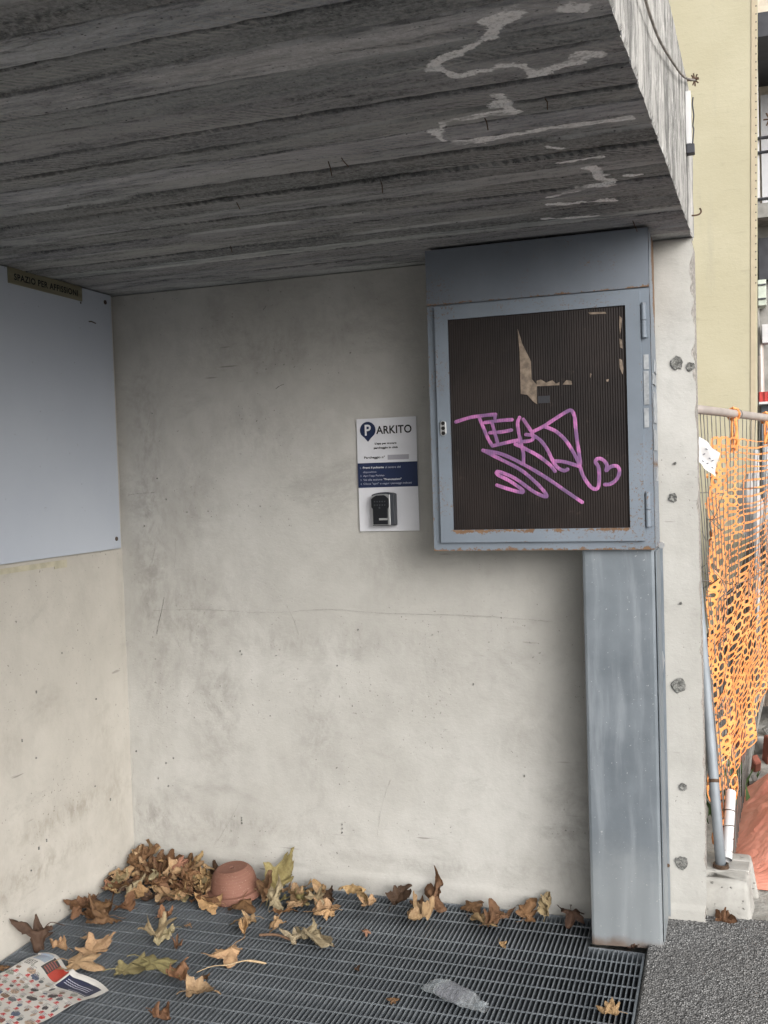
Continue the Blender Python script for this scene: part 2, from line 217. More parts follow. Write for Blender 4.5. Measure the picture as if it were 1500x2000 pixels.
# ------------------------------------------------------------------ materials
def plaster(name, c0, c1, dirt):
    m = M(name, .88, 0, .2)
    big = m.noise(1.3, 4, .6, m.vec((1, 1, 1.3)))
    c = m.mix(m.ramp(big, .35, .68), c0, c1)
    fine = m.noise(9, 8, .7, m.vec((1, 1, .7), warp=.12))
    c = m.mix(m.ramp(fine, .35, .75, 0, .45), c, tuple(x*.78 for x in c0))
    smear = m.noise(2.6, 7, .72, m.vec((1, 1, 2.2), warp=.25, wscale=2))            # trowel smears
    c = m.mix(m.ramp(smear, .54, .72, 0, .5), c, tuple(x*.70 for x in c0))
    g = m.attr('grime'); gn = m.noise(22, 9, .75, m.vec((1, 1, .6), warp=.14))
    c = m.mix(m.mul(m.ramp(gn, .38, .66), m.mul(g, .8)), c, dirt)
    sp = m.noise(90, 3, .6); sp2 = m.noise(4, 3)
    c = m.mix(m.mul(m.ramp(sp, .65, .70), m.ramp(sp2, .46, .60, 0, .8)), c, (.10, .095, .09))
    sc = m.noise(24, 2, .5, m.vec((.18, .18, 2.0), rot=(0, R(35), 0))); sc2 = m.noise(3, 3)
    c = m.mix(m.mul(m.ramp(sc, .69, .73), m.ramp(sc2, .52, .62, 0, .6)), c, (.14, .13, .12))
    lt = m.noise(30, 3, .5, m.vec((1.5, 1.5, .12), rot=(0, R(-18), 0)))
    c = m.mix(m.mul(m.ramp(lt, .68, .74), m.ramp(sc2, .40, .30, 0, .4)), c, tuple(min(1, x*1.25) for x in c1))
    m.color(c)
    h = m.addm(m.mul(m.noise(55, 6, .7), .5), m.addm(m.mul(smear, .9), m.noise(7, 5, .6)))
    m.bump(h, .5, .006)
    return m.m
MAT_WALL = plaster('plaster_grey', (.395, .388, .364), (.465, .459, .438), (.22, .212, .195))
MAT_WALL_L = plaster('plaster_warm', (.455, .432, .39), (.525, .50, .455), (.25, .225, .185))

m = M('mortar_patch', .95, 0, .1)
n1 = m.noise(110, 6, .75)
m.color(m.mix(m.ramp(n1, .35, .65), (.085, .085, .08), (.30, .30, .285))); m.bump(n1, 1.0, .008); MAT_MORTAR = m.m

m = M('chipped_edge', .95, 0, .1); n1 = m.noise(60, 5, .7)
m.color(m.mix(m.ramp(n1, .35, .65), (.17, .16, .15), (.42, .40, .37))); m.bump(n1, .8, .006); MAT_CHIP = m.m

def soffit():
    m = M('board_marked_concrete', .9, 0, .2)
    oc = m.objcol()
    grain = m.noise(1, 10, .82, m.vec((4.2, 27, 3), warp=.02, wscale=14))
    patch = m.noise(1, 8, .75, m.vec((1.6, 8, 1), warp=.03, wscale=12))
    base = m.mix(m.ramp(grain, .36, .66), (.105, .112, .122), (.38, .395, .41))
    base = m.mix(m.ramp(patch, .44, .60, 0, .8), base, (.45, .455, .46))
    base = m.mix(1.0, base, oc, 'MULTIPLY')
    fine = m.noise(130, 4, .7)
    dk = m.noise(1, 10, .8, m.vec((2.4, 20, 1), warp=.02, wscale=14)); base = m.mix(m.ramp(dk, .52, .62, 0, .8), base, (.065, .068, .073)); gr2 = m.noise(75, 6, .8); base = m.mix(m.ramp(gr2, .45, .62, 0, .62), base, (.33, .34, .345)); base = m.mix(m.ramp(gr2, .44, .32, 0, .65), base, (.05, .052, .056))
    base = m.mix(m.ramp(fine, .42, .7, 0, .4), base, (.46, .455, .445))
    saw = m.wave(22, 2.5, m.vec((1, 1, 1), rot=(0, 0, R(52)), warp=.02), 'X', 2); sm = m.noise(1, 3, .5, m.vec((2, 9, 1)))
    base = m.mix(m.mul(m.ramp(saw, .45, .95, 0, .62), m.ramp(sm, .50, .60)), base, (.42, .415, .41))
    eg = m.attr('edge'); en_ = m.noise(1, 6, .75, m.vec((16, 60, 4))); ex = m.noise(1, 3, .5, m.vec((1.6, 9, 1)))
    base = m.mix(m.mul(m.ramp(m.addm(eg, m.mul(m.math('SUBTRACT', en_, .5), .22)), .085, .03, 0, .65), m.ramp(ex, .40, .56)), base, (.028, .029, .031))
    base = m.mix(m.mul(m.ramp(m.addm(eg, m.mul(m.math('SUBTRACT', en_, .5), -.25)), .12, .04, 0, .8), m.ramp(ex, .46, .36)), base, (.55, .56, .57))
    # lime bloom left by seeping water: edges of the wet marks
    e = m.attr('bloom'); en = m.noise(26, 10, .82, m.vec((.8, 1.5, 1), warp=.03, wscale=20))
    ef = m.ramp(m.addm(e, m.mul(m.math('SUBTRACT', en, .5), 1.6)),     .36, .56)
    brk = m.noise(1, 6, .7, m.vec((7, 16, 1), warp=.05)); ef = m.mul(ef, m.ramp(brk, .34, .50, .12, 1))
    base = m.mix(m.mul(ef, m.ramp(m.noise(160, 3, .6), .30, .55, .55, 1)), base, (.95, .95, .96))
    po = m.voro(55, m.vec((.8, 1.3, 1))); base = m.mix(m.ramp(po, .13, .06, 0, .8), base, (.03, .03, .032)); k = m.noise(1, 2, .5, m.vec((9, 22, 3))); base = m.mix(m.ramp(k, .74, .79, 0, .8), base, (.03, .03, .03))
    m.color(base)
    m.bump(m.addm(m.mul(grain, 1.0), m.addm(m.mul(fine, .5), m.mul(m.mul(saw, m.ramp(sm, .55, .68)), .4))), .8, .006)
    return m.m
MAT_SOFFIT = soffit()
m = M('weathered_fascia', .92, 0, .2)
st = m.noise(1, 9, .78, m.vec((9, 15, 2.6), warp=.09, wscale=7)); st2 = m.noise(1, 8, .75, m.vec((10, 52, 6), warp=.05, wscale=9))
c = m.mix(m.ramp(st, .38, .60), (.16, .16, .155), (.50, .49, .47)); c = m.mix(m.ramp(st2, .50, .66, 0, .8), c, (.13, .13, .125))
c = m.mix(m.ramp(m.noise(1, 9, .8, m.vec((9, 24, 7), warp=.1)), .54, .64, 0, .9), c, (.66, .65, .63)); m.color(c); m.bump(m.addm(st2, m.noise(90, 4)), .7, .006); MAT_FASCIA = m.m

def paint(name, c0, rust=.5):
    m = M(name, .5, 0, .4)
    n = m.noise(3, 6, .6); c = m.mix(m.ramp(n, .3, .7), tuple(x*.86 for x in c0), tuple(x*1.08 for x in c0))
    dust = m.noise(1, 6, .65, m.vec((7, 7, 1.5))); c = m.mix(m.ramp(dust, .5, .8, 0, .35), c, tuple(x*.6+.10 for x in c0))
    sp = m.noise(150, 4, .65); cl = m.noise(5, 4, .6)
    rm = m.mul(m.ramp(sp, .57, .63), m.ramp(cl, .48, .62))
    ed = m.attr('rust'); en = m.noise(38, 8, .75)
    rm2 = m.ramp(m.addm(ed, m.mul(m.math('SUBTRACT', en, .5), 2.2)), .50, .64)
    rr = m.math('MAXIMUM', m.mul(rm, rust), rm2)
    rc = m.mix(m.noise(60, 4), (.075, .042, .026), (.235, .145, .085))
    m.color(m.mix(rr, c, rc)); m.rough(m.ramp(rr, 0, 1, .48, .9)); m.bump(m.addm(m.mul(rr, -.6), m.mul(n, .2)), .4, .002)
    return m.m
MAT_PAINT = paint('blue_grey_paint', (.158, .188, .226), .8)
MAT_PAINT_SHADED = paint('blue_grey_paint_shaded', (.142, .163, .194), .7)  # same cabinet paint, darkened to put shade into the upper panel's colour
m = M('galvanised_cover', .48, .35, .5)
n1 = m.noise(1, 6, .65, m.vec((26, 26, 2.2), warp=.03)); n2 = m.noise(5, 5, .6); n3 = m.noise(140, 3, .6)
c = m.mix(m.ramp(n2, .3, .7), (.135, .158, .182), (.19, .218, .245)); c = m.mix(m.ramp(n1, .48, .72, 0, .45), c, (.31, .34, .37))
lowz = m.ramp(m.addm(m.xyz(2), m.mul(m.noise(5, 7, .7), .5)), .38, .64, 1, 0)
c = m.mix(m.mul(lowz, .6), c, (.33, .355, .37)); edge = m.ramp(m.addm(m.xyz(2), m.mul(m.noise(18, 6), .06)), .035, .075, 1, 0)
c = m.mix(m.mul(edge, .85), c, (.17, .12, .09)); c = m.mix(m.ramp(n3, .69, .73, 0, .6), c, (.6, .6, .6))
m.color(c); m.rough(m.ramp(n1, .3, .7, .40, .62)); m.bump(m.addm(m.mul(n2, .4), m.mul(n3, .1)), .15, .003); MAT_DUCT = m.m
m = M('grating_steel', .5, .55, .5); n1 = m.noise(7, 5, .6); n2 = m.noise(120, 3, .6)
c = m.mix(m.ramp(n1, .3, .7), (.15, .168, .187), (.275, .302, .33)); c = m.mix(m.ramp(n2, .5, .7, 0, .4), c, (.42, .45, .48))
c = m.mix(m.ramp(m.noise(3.5, 6, .7), .60, .74, 0, .5), c, (.20, .17, .14)); m.color(c); MAT_GRATE = m.m
m = M('smoked_ribbed_sheet', .42, 0, .18); n1 = m.noise(4, 5, .6)
c = m.mix(m.ramp(n1, .3, .7), (.007, .005, .005), (.016, .0115, .0105)); c = m.mix(m.ramp(m.noise(30, 5, .7), .62, .75, 0, .5), c, (.055, .042, .034)); m.color(c)
MAT_PANE = m.m
PXL = 1.316-1.578
m = M('pink_marker', .45, 0, .4); n1 = m.noise(26, 3, .5); n2 = m.noise(1, 2, .5, m.vec((260, 1, 4)))
c = m.mix(m.ramp(n1, .40, .66), (.17, .085, .20), (.46, .155, .38)); fr_ = m.math('FRACT', m.mul(m.math('SUBTRACT', m.xyz(0), PXL), 141.4)); ed_ = m.math('ABSOLUTE', m.math('SUBTRACT', fr_, .5)); c = m.mix(m.ramp(ed_, .36, .48, 0, .6), c, (.08, .045, .09)); fd = m.noise(11, 5, .6); c = m.mix(m.ramp(fd, .56, .72, 0, .7), c, (.10, .065, .13)); m.color(c); MAT_PINK = m.m
MAT_TAPE = simple('tape_residue', (.17, .135, .105), .7, var=.35, scale=60)
MAT_TAPE2 = simple('pale_tape', (.27, .285, .30), .6, var=.25, scale=40)
m = M('white_board', .45, 0, .4); n1 = m.noise(2, 5)
c = m.mix(m.ramp(n1, .3, .7), (.43, .47, .54), (.47, .51, .575)); c = m.mix(m.ramp(m.noise(70, 3), .72, .76, 0, .6), c, (.12, .12, .13)); m.color(c); MAT_BOARD = m.m
MAT_SCREW = simple('rusty_screw', (.07, .05, .04), .7)
m = M('olive_brass', .4, .5, .5); m.color(m.mix(m.ramp(m.noise(20, 5, .6, m.vec((1, .2, 3))), .3, .7), (.24, .222, .15), (.33, .305, .215))); MAT_BRASS = m.m
MAT_INK = simple('black_ink', (.012, .012, .014), .5)
MAT_NAVY = simple('navy_print', (.012, .022, .065), .45, var=.05)
MAT_WHITE = simple('white_print', (.62, .63, .66), .45, var=.03)
MAT_SIGN = simple('sign_plate', (.60, .61, .65), .4, var=.03)
MAT_GREYBOX = simple('grey_print', (.33, .33, .37), .5, var=.03)
MAT_LIGHTPRINT = simple('pale_print', (.40, .42, .50), .5, var=.03)
MAT_LOCK = simple('lock_black', (.008, .009, .012), .5, var=.1, spec=.25)
MAT_LOCK2 = simple('lock_casing', (.035, .04, .05), .45, var=.1, spec=.5)
MAT_CHROME = simple('brushed_metal', (.48, .49, .50), .35, .8, .08)
MAT_DARK = simple('dark_hollow', (.012, .011, .011), .9)
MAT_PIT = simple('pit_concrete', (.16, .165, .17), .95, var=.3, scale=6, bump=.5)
m = M('terracotta', .75, 0, .3); n1 = m.noise(9, 5); sp = m.voro(150)
c = m.mix(m.ramp(n1, .3, .7), (.155, .072, .05), (.21, .102, .074)); c = m.mix(m.ramp(m.noise(190, 3, .6), .64, .70, 0, .7), c, (.38, .27, .22))
ring = m.wave(34, 1, None, 'Z', 2); c = m.mix(m.ramp(ring, .8, 1, 0, .12), c, (.31, .175, .135)); m.color(c); m.bump(m.addm(m.mul(ring, .3), n1), .12, .003); MAT_TERRA = m.m
def leafmat():
    m = M('dry_leaf', .72, 0, .25); oc = m.objcol(); n1 = m.noise(22, 6, .65); n2 = m.noise(110, 4, .6)
    c = m.mix(m.ramp(n1, .32, .68), m.mix(1.0, oc, (.62, .55, .50), 'MULTIPLY'), oc)
    c = m.mix(m.ramp(n2, .58, .72, 0, .55), c, m.mix(1.0, oc, (.35, .30, .28), 'MULTIPLY'))
    c = m.mix(m.mul(m.attr('vein'), .45), c, m.mix(1.0, oc, (1.35, 1.3, 1.2), 'MULTIPLY'))
    m.color(c); m.bump(m.addm(m.attr('vein'), m.mul(n1, .8)), .5, .003); return m.m
MAT_LEAF = leafmat()
m = M('flyer_print', .5, 0, .3); m.color(m.attr('print', 'Color')); MAT_NEWS = m.m
# asphalt
m = M('asphalt', .9, 0, .25)
v1 = m.voro(185, None, 'F1', 'Color'); sx = m.t.nodes.new('ShaderNodeSeparateColor'); m.L(v1, sx.inputs[0])
vd = m.voro(185)
c = m.mix(m.ramp(sx.outputs[0], .25, .95), (.20, .20, .20), (.40, .40, .395)); c = m.mix(m.ramp(vd, .32, .60), c, (.115, .115, .115))
big = m.noise(3, 5, .6); c = m.mix(m.ramp(big, .45, .72, 0, .5), c, (.16, .155, .15)); m.color(c); m.bump(m.math('SUBTRACT', 1.0, vd), 1.0, .006); MAT_ASPH = m.m
m = M('pale_rough_concrete', .95, 0, .15); n1 = m.noise(9, 7, .7); n2 = m.noise(80, 5, .7)
c = m.mix(m.ramp(n1, .3, .7), (.27, .262, .24), (.41, .40, .375)); c = m.mix(m.ramp(n2, .58, .72, 0, .6), c, (.16, .155, .14)); m.color(c); m.bump(m.addm(n1, n2), .8, .01); MAT_YARD = m.m
m = M('cast_concrete_foot', .92, 0, .2); n1 = m.noise(12, 6, .6); n2 = m.noise(85, 4, .6)
c = m.mix(m.ramp(n1, .3, .7), (.30, .295, .275), (.42, .413, .39)); c = m.mix(m.ramp(n2, .64, .70), c, (.17, .165, .155)); m.color(c); m.bump(m.math('SUBTRACT', n1, m.ramp(n2, .62, .72)), .7, .006); MAT_FOOT = m.m
m = M('yellow_render', .92, 0, .15); n1 = m.noise(1.1, 6, .65, m.vec((1, 1, 1.6))); n2 = m.noise(1, 6, .7, m.vec((5, 5, 22)))
c = m.mix(m.ramp(n1, .32, .7), (.405, .375, .268), (.45, .42, .31)); c = m.mix(m.ramp(n2, .56, .72, 0, .45), c, (.30, .285, .21)); c = m.mix(m.ramp(m.noise(1, 7, .7, m.vec((9, 9, .8))), .52, .72, 0, .4), c, (.33, .315, .25)); m.color(c); m.bump(m.addm(m.noise(45, 6, .7), n2), .35, .006); MAT_YELLOW = m.m
m = M('orange_plastic', .45, 0, .4); m.color(m.mix(m.ramp(m.noise(9, 4), .3, .7), (.74, .255, .07), (.85, .355, .115)))
m.b.inputs['Transmission Weight'].default_value = 0; MAT_NET = m.m
m = M('tarp_salmon', .5, 0, .35); n1 = m.noise(6, 5); m.color(m.mix(m.ramp(n1, .3, .7), (.66, .25, .18), (.78, .35, .265))); m.bump(m.noise(13, 5, .6, None, 1.5), .55, .02); MAT_TARP = m.m
MAT_POLE = simple('zinc_tube', (.23, .255, .28), .6, .25, .12, 9)
MAT_RAIL = simple('rail_tube', (.46, .41, .38), .4, .3, .12, 9)
MAT_WIRE = simple('fence_wire', (.17, .165, .155), .5, .5, .2, 30)
MAT_RUSTWIRE = simple('rusty_wire', (.10, .065, .045), .8, .3, .3, 60)
MAT_PAPER = simple('white_paper', (.56, .56, .57), .7, var=.06)
MAT_CABLE = simple('old_cable', (.26, .24, .22), .8, var=.3, scale=30)
MAT_RUBBLE = simple('rubble', (.145, .12, .10), .95, var=.5, scale=7, bump=.8)
MAT_BRICK = simple('red_brick', (.24, .085, .06), .9, var=.3, scale=14, bump=.5)
MAT_CONC = simple('grey_concrete', (.27, .265, .25), .9, var=.25, scale=8, bump=.4)
MAT_SHUT = simple('blue_grey_shutter', (.16, .19, .225), .5)
MAT_RED = simple('red_sheet', (.42, .05, .045), .5)
MAT_IRON = simple('dark_iron', (.05, .052, .06), .5, .4)
MAT_PALEGREEN = simple('pale_green_box', (.50, .55, .48), .5)
MAT_CREAM = simple('cream_render', (.58, .52, .43), .9)
MAT_GREEN = simple('weed_leaf', (.06, .115, .03), .6, var=.4, scale=30)

# ------------------------------------------------------------------ ground
H = 2.105; GX0, GX1, GY0 = -.004, 1.862, -2.10
b = MB()
xs = [-160, GX0, GX1, 160]; ys = [-160, GY0, .10, 160]
v = [(x, y, -.012) for y in ys for x in xs]
f = [(j*4+i, j*4+i+1, j*4+i+5, j*4+i+4) for j in range(3) for i in range(3) if not (i == 1 and j == 1)]
gm = pydata('ground', v, f); tag(link('ground', gm, MAT_ASPH), kind='structure')
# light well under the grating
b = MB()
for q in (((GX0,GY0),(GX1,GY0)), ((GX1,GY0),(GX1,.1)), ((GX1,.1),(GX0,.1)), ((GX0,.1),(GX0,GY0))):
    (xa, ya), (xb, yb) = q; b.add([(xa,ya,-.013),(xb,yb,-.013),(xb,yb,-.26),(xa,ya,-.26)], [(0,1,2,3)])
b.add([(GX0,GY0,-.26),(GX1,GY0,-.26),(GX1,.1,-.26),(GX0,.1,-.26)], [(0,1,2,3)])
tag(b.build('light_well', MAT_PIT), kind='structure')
# asphalt apron, lapping up against the wall end
def asph(u, t):
    x = 1.8525 + u*1.3; y = -1.45 + t*1.57
    edge = .06*fbm(x*6, y*6, 3) + .035
    z = .004 + .021*max(0, min(1, (y+.55)/.5)) + .008*fbm(x*2, y*2)
    z += .0035*nz(x*210, y*210, 1) + .003*nz(x*90, y*90)
    k = max(0, min(1, (x-1.8525)/.008)); z = -.006*(1-k) + z*k
    if y > edge + .02: z -= min(.05, (y-edge-.02)*.9)
    return (x, y, z)
tag(link('asphalt_apron', grid('asphalt_apron', 300, 360, asph, True), MAT_ASPH), kind='structure')
def yard(u, t):
    x = 1.9 + 3.2*u**1.6; y = .0 + 7.0*t**1.8
    return (x, y, .012 + .012*fbm(x*3, y*3, 2) + .006*nz(x*28, y*28) + (-.03 if y < .02 else 0))
tag(link('concrete_yard', grid('concrete_yard', 150, 260, yard, True), MAT_YARD), kind='structure')

# ------------------------------------------------------------------ back wall
def blot(x, z, L):
    return max([0]+[a*max(0, 1-math.hypot((x-cx)/rx, (z-cz)/rz)) for cx, cz, rx, rz, a in L])
BL = [(.12, 1.2, .12, 1.0, .9), (.25, .9, .35, .35, .7), (.36, .65, .16, .45, .8), (.75, .86, .7, .09, .55), (.4, .2, .7, .065, .75), (.35, .13, .5, .03, .6), (1.2, .12, .8, .035, .6), (.1, .2, .35, .14, .9),
      (.75, .55, .12, .35, .6), (.6, 1.9, .5, .18, .6), (.9, 1.98, .25, .08, .5), (.55, 1.6, .3, .2, .45), (1.62, .25, .10, .3, .6), (1.25, .8, .25, .25, .3), (.3, 1.35, .2, .35, .5), (1.0, 1.1, .2, .2, .4), (1.5, .6, .2, .15, .35)]
CH = [(2.09, .02, .006), (2.01, .05, .016), (1.95, .03, .014), (1.88, .04, .010), (1.76, .03, .014), (1.70, .03, .010), (1.58, .05, .005), (1.30, .03, .006), (1.05, .03, .005), (.86, .02, .006), (.70, .03, .004), (.52, .02, .006), (.42, .04, .004), (.22, .03, .007), (.05, .05, .007)]
XE = 2.0215
def wall(u, t):
    z = -.03 + t*(H+.028)
    x = u*XE; y = 0; g = blot(x, z, BL)
    if u > .985:
        k = (u-.985)/.015; d = sum(a*max(0, 1-abs(z-c)/w) for c, w, a in CH) + .003*abs(nz(z*40, 3)) + .002*abs(nz(z*110, 7))
        x -= d*k
    y -= .0022*fbm(x*3, z*3, 5) + .0010*nz(x*14, z*14)
    foot = .075 + .02*fbm(x*2.2, 1, 4) - .015*x/2
    if z < foot: y -= .007*min(1, (foot-z)/.006)*(.45+nz(x*6, 4))
    return (x, y, z), {'grime': g}
bw = empty('back_wall', 'stained grey plastered concrete wall across the rear of the niche', 'wall', (0, 0, 0))
link('plaster_face', grid('plaster_face', 240, 230, wall, True, ('grime',)), MAT_WALL, bw)
b = MB(); b.box(-.25, XE-.012, .004, .235, -.6, H-.002); b.build('wall_core', MAT_WALL, bw)
def wend(u, t):
    z = -.1+t*(H+.098); y = .002+u*.235; d = .006+.010*sum(max(0, 1-abs(z-c)/w) for c, w, a in CH)*max(0, 1-u*6) + .004*abs(nz(y*40, z*30))
    return (XE+.001-d*(1-u*.6), y, z)
link('broken_end', grid('broken_end', 24, 260, wend, True), MAT_CHIP, bw)
for i, L in enumerate(CRACKS):
    P = [(x, 0, z) for x, z in L]; S = spline(P, 6); mb = MB(); n = len(S)
    for q in range(n):
        S[q] = Vector((S[q].x+.002*nz(q*.7, i), -.0055, S[q].z+.0025*nz(q*.7, i, 9)))
    mb.tube(S, [(.0009 if i in (1, 3, 4) else .0005)*(.4+abs(nz(q*.4, i, 3))*1.3) for q in range(n)], 5)
    mb.build('crack', MAT_DARK if i in (1, 3, 4, 2) else MAT_MORTAR, bw)
for i, (x, z) in enumerate(POCKS):
    mb = MB(); mb.poly_y([(x+.0030*cos(a*pi/3)*(.4+rnd.random()*.8), z+.0036*sin(a*pi/3)*(.4+rnd.random()*1.0)) for a in range(6)], -.0042, -.001); mb.build('pock_mark', MAT_MORTAR, bw)
for i, (x, z, r) in enumerate(PATCHES):
    r *= .86
    bm = bmesh.new(); n = 18; c = bm.verts.new((x, -.001, z)); rings = []
    for k, (rr, yy) in enumerate(((.35, -.0042), (.75, -.0052), (.95, -.0054), (1.04, -.003))):
        rings.append([bm.verts.new((x+r*rr*cos(a*2*pi/n)*(1+.30*nz(cos(a*.35)*1.7+i, sin(a*.35)*1.7, i*3)+.14*nz(a*1.1, i)), yy+.0015*nz(a, k, i), z+r*rr*1.02*sin(a*2*pi/n)*(1+.30*nz(cos(a*.35)*1.7+i, sin(a*.35)*1.7, i*3)+.14*nz(a*1.1, i)))) for a in range(n)])
    for a in range(n): bm.faces.new((c, rings[0][a], rings[0][(a+1) % n]))
    for k in range(3):
        for a in range(n): bm.faces.new((rings[k][a], rings[k+1][a], rings[k+1][(a+1) % n], rings[k][(a+1) % n]))
    bmesh.ops.recalc_face_normals(bm, faces=bm.faces[:])
    me = bpy.data.meshes.new('mortar_patch'); bm.to_mesh(me); bm.free(); link('mortar_patch', me, MAT_MORTAR, bw)

# ------------------------------------------------------------------ left wall
BL2 = [(-.1, .3, .12, .3, .5), (-.35, .33, .5, .07, .9), (-.6, .2, .5, .08, .9), (-.45, .7, .12, .12, .35), (-.65, .62, .1, .15, .4), (-.15, .55, .1, .15, .4), (-.02, 1.2, .02, 1.0, .5)]
def lwall(u, t):
    y = -2.6 + 2.6*u; z = -.5 + t*(H+.5-.002)
    x = .0018*fbm(y*3, z*3, 8)+.0008*nz(y*15, z*15)
    ft = .07+.03*fbm(y*2, 3)
    if z < ft: x += .004*min(1, (ft-z)/.008)
    return (x, y, z), {'grime': blot(y, z, BL2)}
lw = empty('side_wall', 'warm beige plastered wall on the left carrying the white notice board', 'wall', (0, 0, 0))
link('plaster_face', grid('plaster_face', 200, 170, lwall, True, ('grime',)), MAT_WALL_L, lw)
MB().box(-.25, -.006, -2.6, .004, -.6, H-.002).build('wall_core', MAT_WALL_L, lw)
for i, (y, z) in enumerate(LEFT_MARKS):
    MB().box(.0015, .0042, y-.0015-.001*(i % 3), y+.0015, z-.003-.004*(i % 2), z+.002).build('pock_mark', MAT_MORTAR, lw)

# ------------------------------------------------------------------ canopy: board marked slab with a weathered fascia
ca = empty('concrete_canopy', 'dark board marked concrete slab roofing over the niche', 'canopy', (0, 0, H))
def fx(y): return 2.022 + .04*y
def seg_d(p, L):
    best = 9
    for a, c in zip(L, L[1:]):
        ax, ay = a; cx_, cy_ = c; dx, dy = cx_-ax, cy_-ay; l = dx*dx+dy*dy+1e-9
        t = max(0, min(1, ((p[0]-ax)*dx+(p[1]-ay)*dy)/l)); best = min(best, math.hypot(p[0]-ax-t*dx, p[1]-ay-t*dy))
    return best
def bloom(x, y):
    if x < 1.45 or y < -1.9: return 0
    xw = x+.014*nz(x*28, y*40, 3)+.007*nz(x*80, y*110, 5); yw = y+.012*nz(x*24, y*40, 8)+.006*nz(x*80, y*110, 9)
    d = min(seg_d((xw, yw), L) for L in EFFLO); w_ = .004+.022*max(0, .5+1.1*nz(x*9, y*16, 12)); return max(0, 1-d/w_)*(.8+.5*nz(x*30, y*60, 2))+.22*max(0, 1-d/.07)
y = .03; i = 0
while y > -4.2:
    wdt = rnd.choice((.075, .085, .095, .10, .11)); y0, y1 = y-wdt, y; off = rnd.uniform(-.004, .003); tw = rnd.uniform(-.003, .003)
    far = y < -2.2; nx = 30 if far else 230; ny = 3 if far else 14; x0 = -.02; sd_ = rnd.random()*50
    def strip(u, t):
        yy = y0+t*(y1-y0); e = min(t, 1-t)
        yj = yy + (.004*nz(u*22, sd_+round(t)*9)+.0022*nz(u*90, sd_+round(t)*5) if e < .01 else 0)
        xe = fx(yy)-.0015-.003*abs(nz(yy*45, 2))
        x = x0+(u**.62)*(xe-x0); z = off + tw*(t-.5)*2 - .0015*fbm(x*2, yy*30, sd_) - .0008*nz(x*60, yy*60)
        if e < .01: z += .008
        elif e < .14: z += -.0022*nz(u*30, sd_, t) - .001
        return (x, yj, z), {'bloom': bloom(x, yy), 'edge': e}
    me = grid('board_imprint', nx, ny, strip, True, ('bloom', 'edge')); me.flip_normals()
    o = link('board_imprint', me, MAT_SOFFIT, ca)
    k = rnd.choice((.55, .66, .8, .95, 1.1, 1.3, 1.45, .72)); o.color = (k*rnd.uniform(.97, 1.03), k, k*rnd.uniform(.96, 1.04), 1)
    y = y0; i += 1
ytop = y
b = MB(); z0, z1 = .0135, .43
b.add([(-.3,y,z0),(fx(y)-.012,y,z0),(fx(.04)-.012,.04,z0),(-.3,.04,z0),(-.3,y,z1),(fx(y)-.012,y,z1),(fx(.04)-.012,.04,z1),(-.3,.04,z1)], [(0,3,2,1),(4,5,6,7),(0,1,5,4),(1,2,6,5),(2,3,7,6),(3,0,4,7)])
b.build('slab_body', MAT_FASCIA, ca)
def fasc(u, t):
    yy = .055 - 4.2*u**1.3; z = -.004+t*.436; e = .010*abs(nz(yy*30, 1))+.006*abs(nz(yy*90, 4)) if t < .02 else 0
    top = .006*abs(nz(yy*12, 7)) if t > .98 else 0
    return (fx(yy) - .003*abs(fbm(yy*9, z*9)) - e*.8 - (.003 if t > .98 else 0), yy, z + e*.6 - top)
link('fascia', grid('fascia', 360, 60, fasc, True), MAT_FASCIA, ca)
MB().box(1.7, fx(.05)-.008, .0405, .056, .004, .43).build('end_face', MAT_FASCIA, ca)
# bits of rusted tie wire sticking out of the soffit
for (x, yy, l) in ((1.30, -1.12, .03), (1.335, -1.13, .018), (1.675, -1.25, .025), (1.87, -.28, .03), (.98, -.93, .02), (1.36, -.95, .03), (.75, -.52, .02), (1.80, -1.30, .02)):
    MB().tube([(x, yy, 0), (x+.006, yy-.004, -l*.5), (x+.02*rnd.random(), yy+.006, -l)], .0012, 5).build('tie_wire_stub', MAT_RUSTWIRE, ca)
# things fixed to the fascia
cb = MB(); S = [Vector(p)+Vector((.012, 0, 0)) for p in spline(CABLE, 8)]; cb.tube(S, .0030, 8)
tag(cb.build('cable', MAT_CABLE, smooth=True), 'old grey cable sagging across the weathered canopy fascia', 'cable')
cl = MB(); p = Vector(CABLE[-1]); 
for k in range(9):
    a = k*2.4; cl.tube([p+Vector((.012, 0, 0)), p+Vector((.012+.012*cos(a), .006*sin(a*1.7)-.006, .018*sin(a)))], .0022, 5)
cl.tube([p+Vector((-.02, -.008, 0)), p+Vector((.02, -.006, .002))], .004, 6)
tag(cl.build('wire_tie', MAT_RUSTWIRE), 'knot of rusty wire holding the end of the cable at the fascia corner', 'wire tie')
br = empty('wall_bracket', 'narrow pale metal bracket with a dark wire on the fascia end', 'bracket', (2.016, -.19, 2.30))
MB().box(-.002, .012, -.012, .014, .02, .165).build('plate', MAT_PAPER, br, bevel=.001)
MB().box(-.002, .02, -.016, .012, -.008, .018).build('clamp', MAT_IRON, br, bevel=.002)
MB().tube(spline([(.014, .006, .02), (.018, .004, .06), (.016, .009, .075), (.019, .002, .10), (.016, .005, .13), (.018, .003, .15)], 5), .0022, 6).build('bent_wire', MAT_IRON, br)
hk = MB(); hk.tube(spline([(2.012, -.045, 2.158), (2.030, -.045, 2.157), (2.042, -.043, 2.160), (2.047, -.042, 2.168), (2.043, -.042, 2.177)], 6), .0026, 7)
tag(hk.build('iron_hook', MAT_RUSTWIRE, smooth=True), 'small rusty hook poking out of the fascia above the wall end', 'hook')

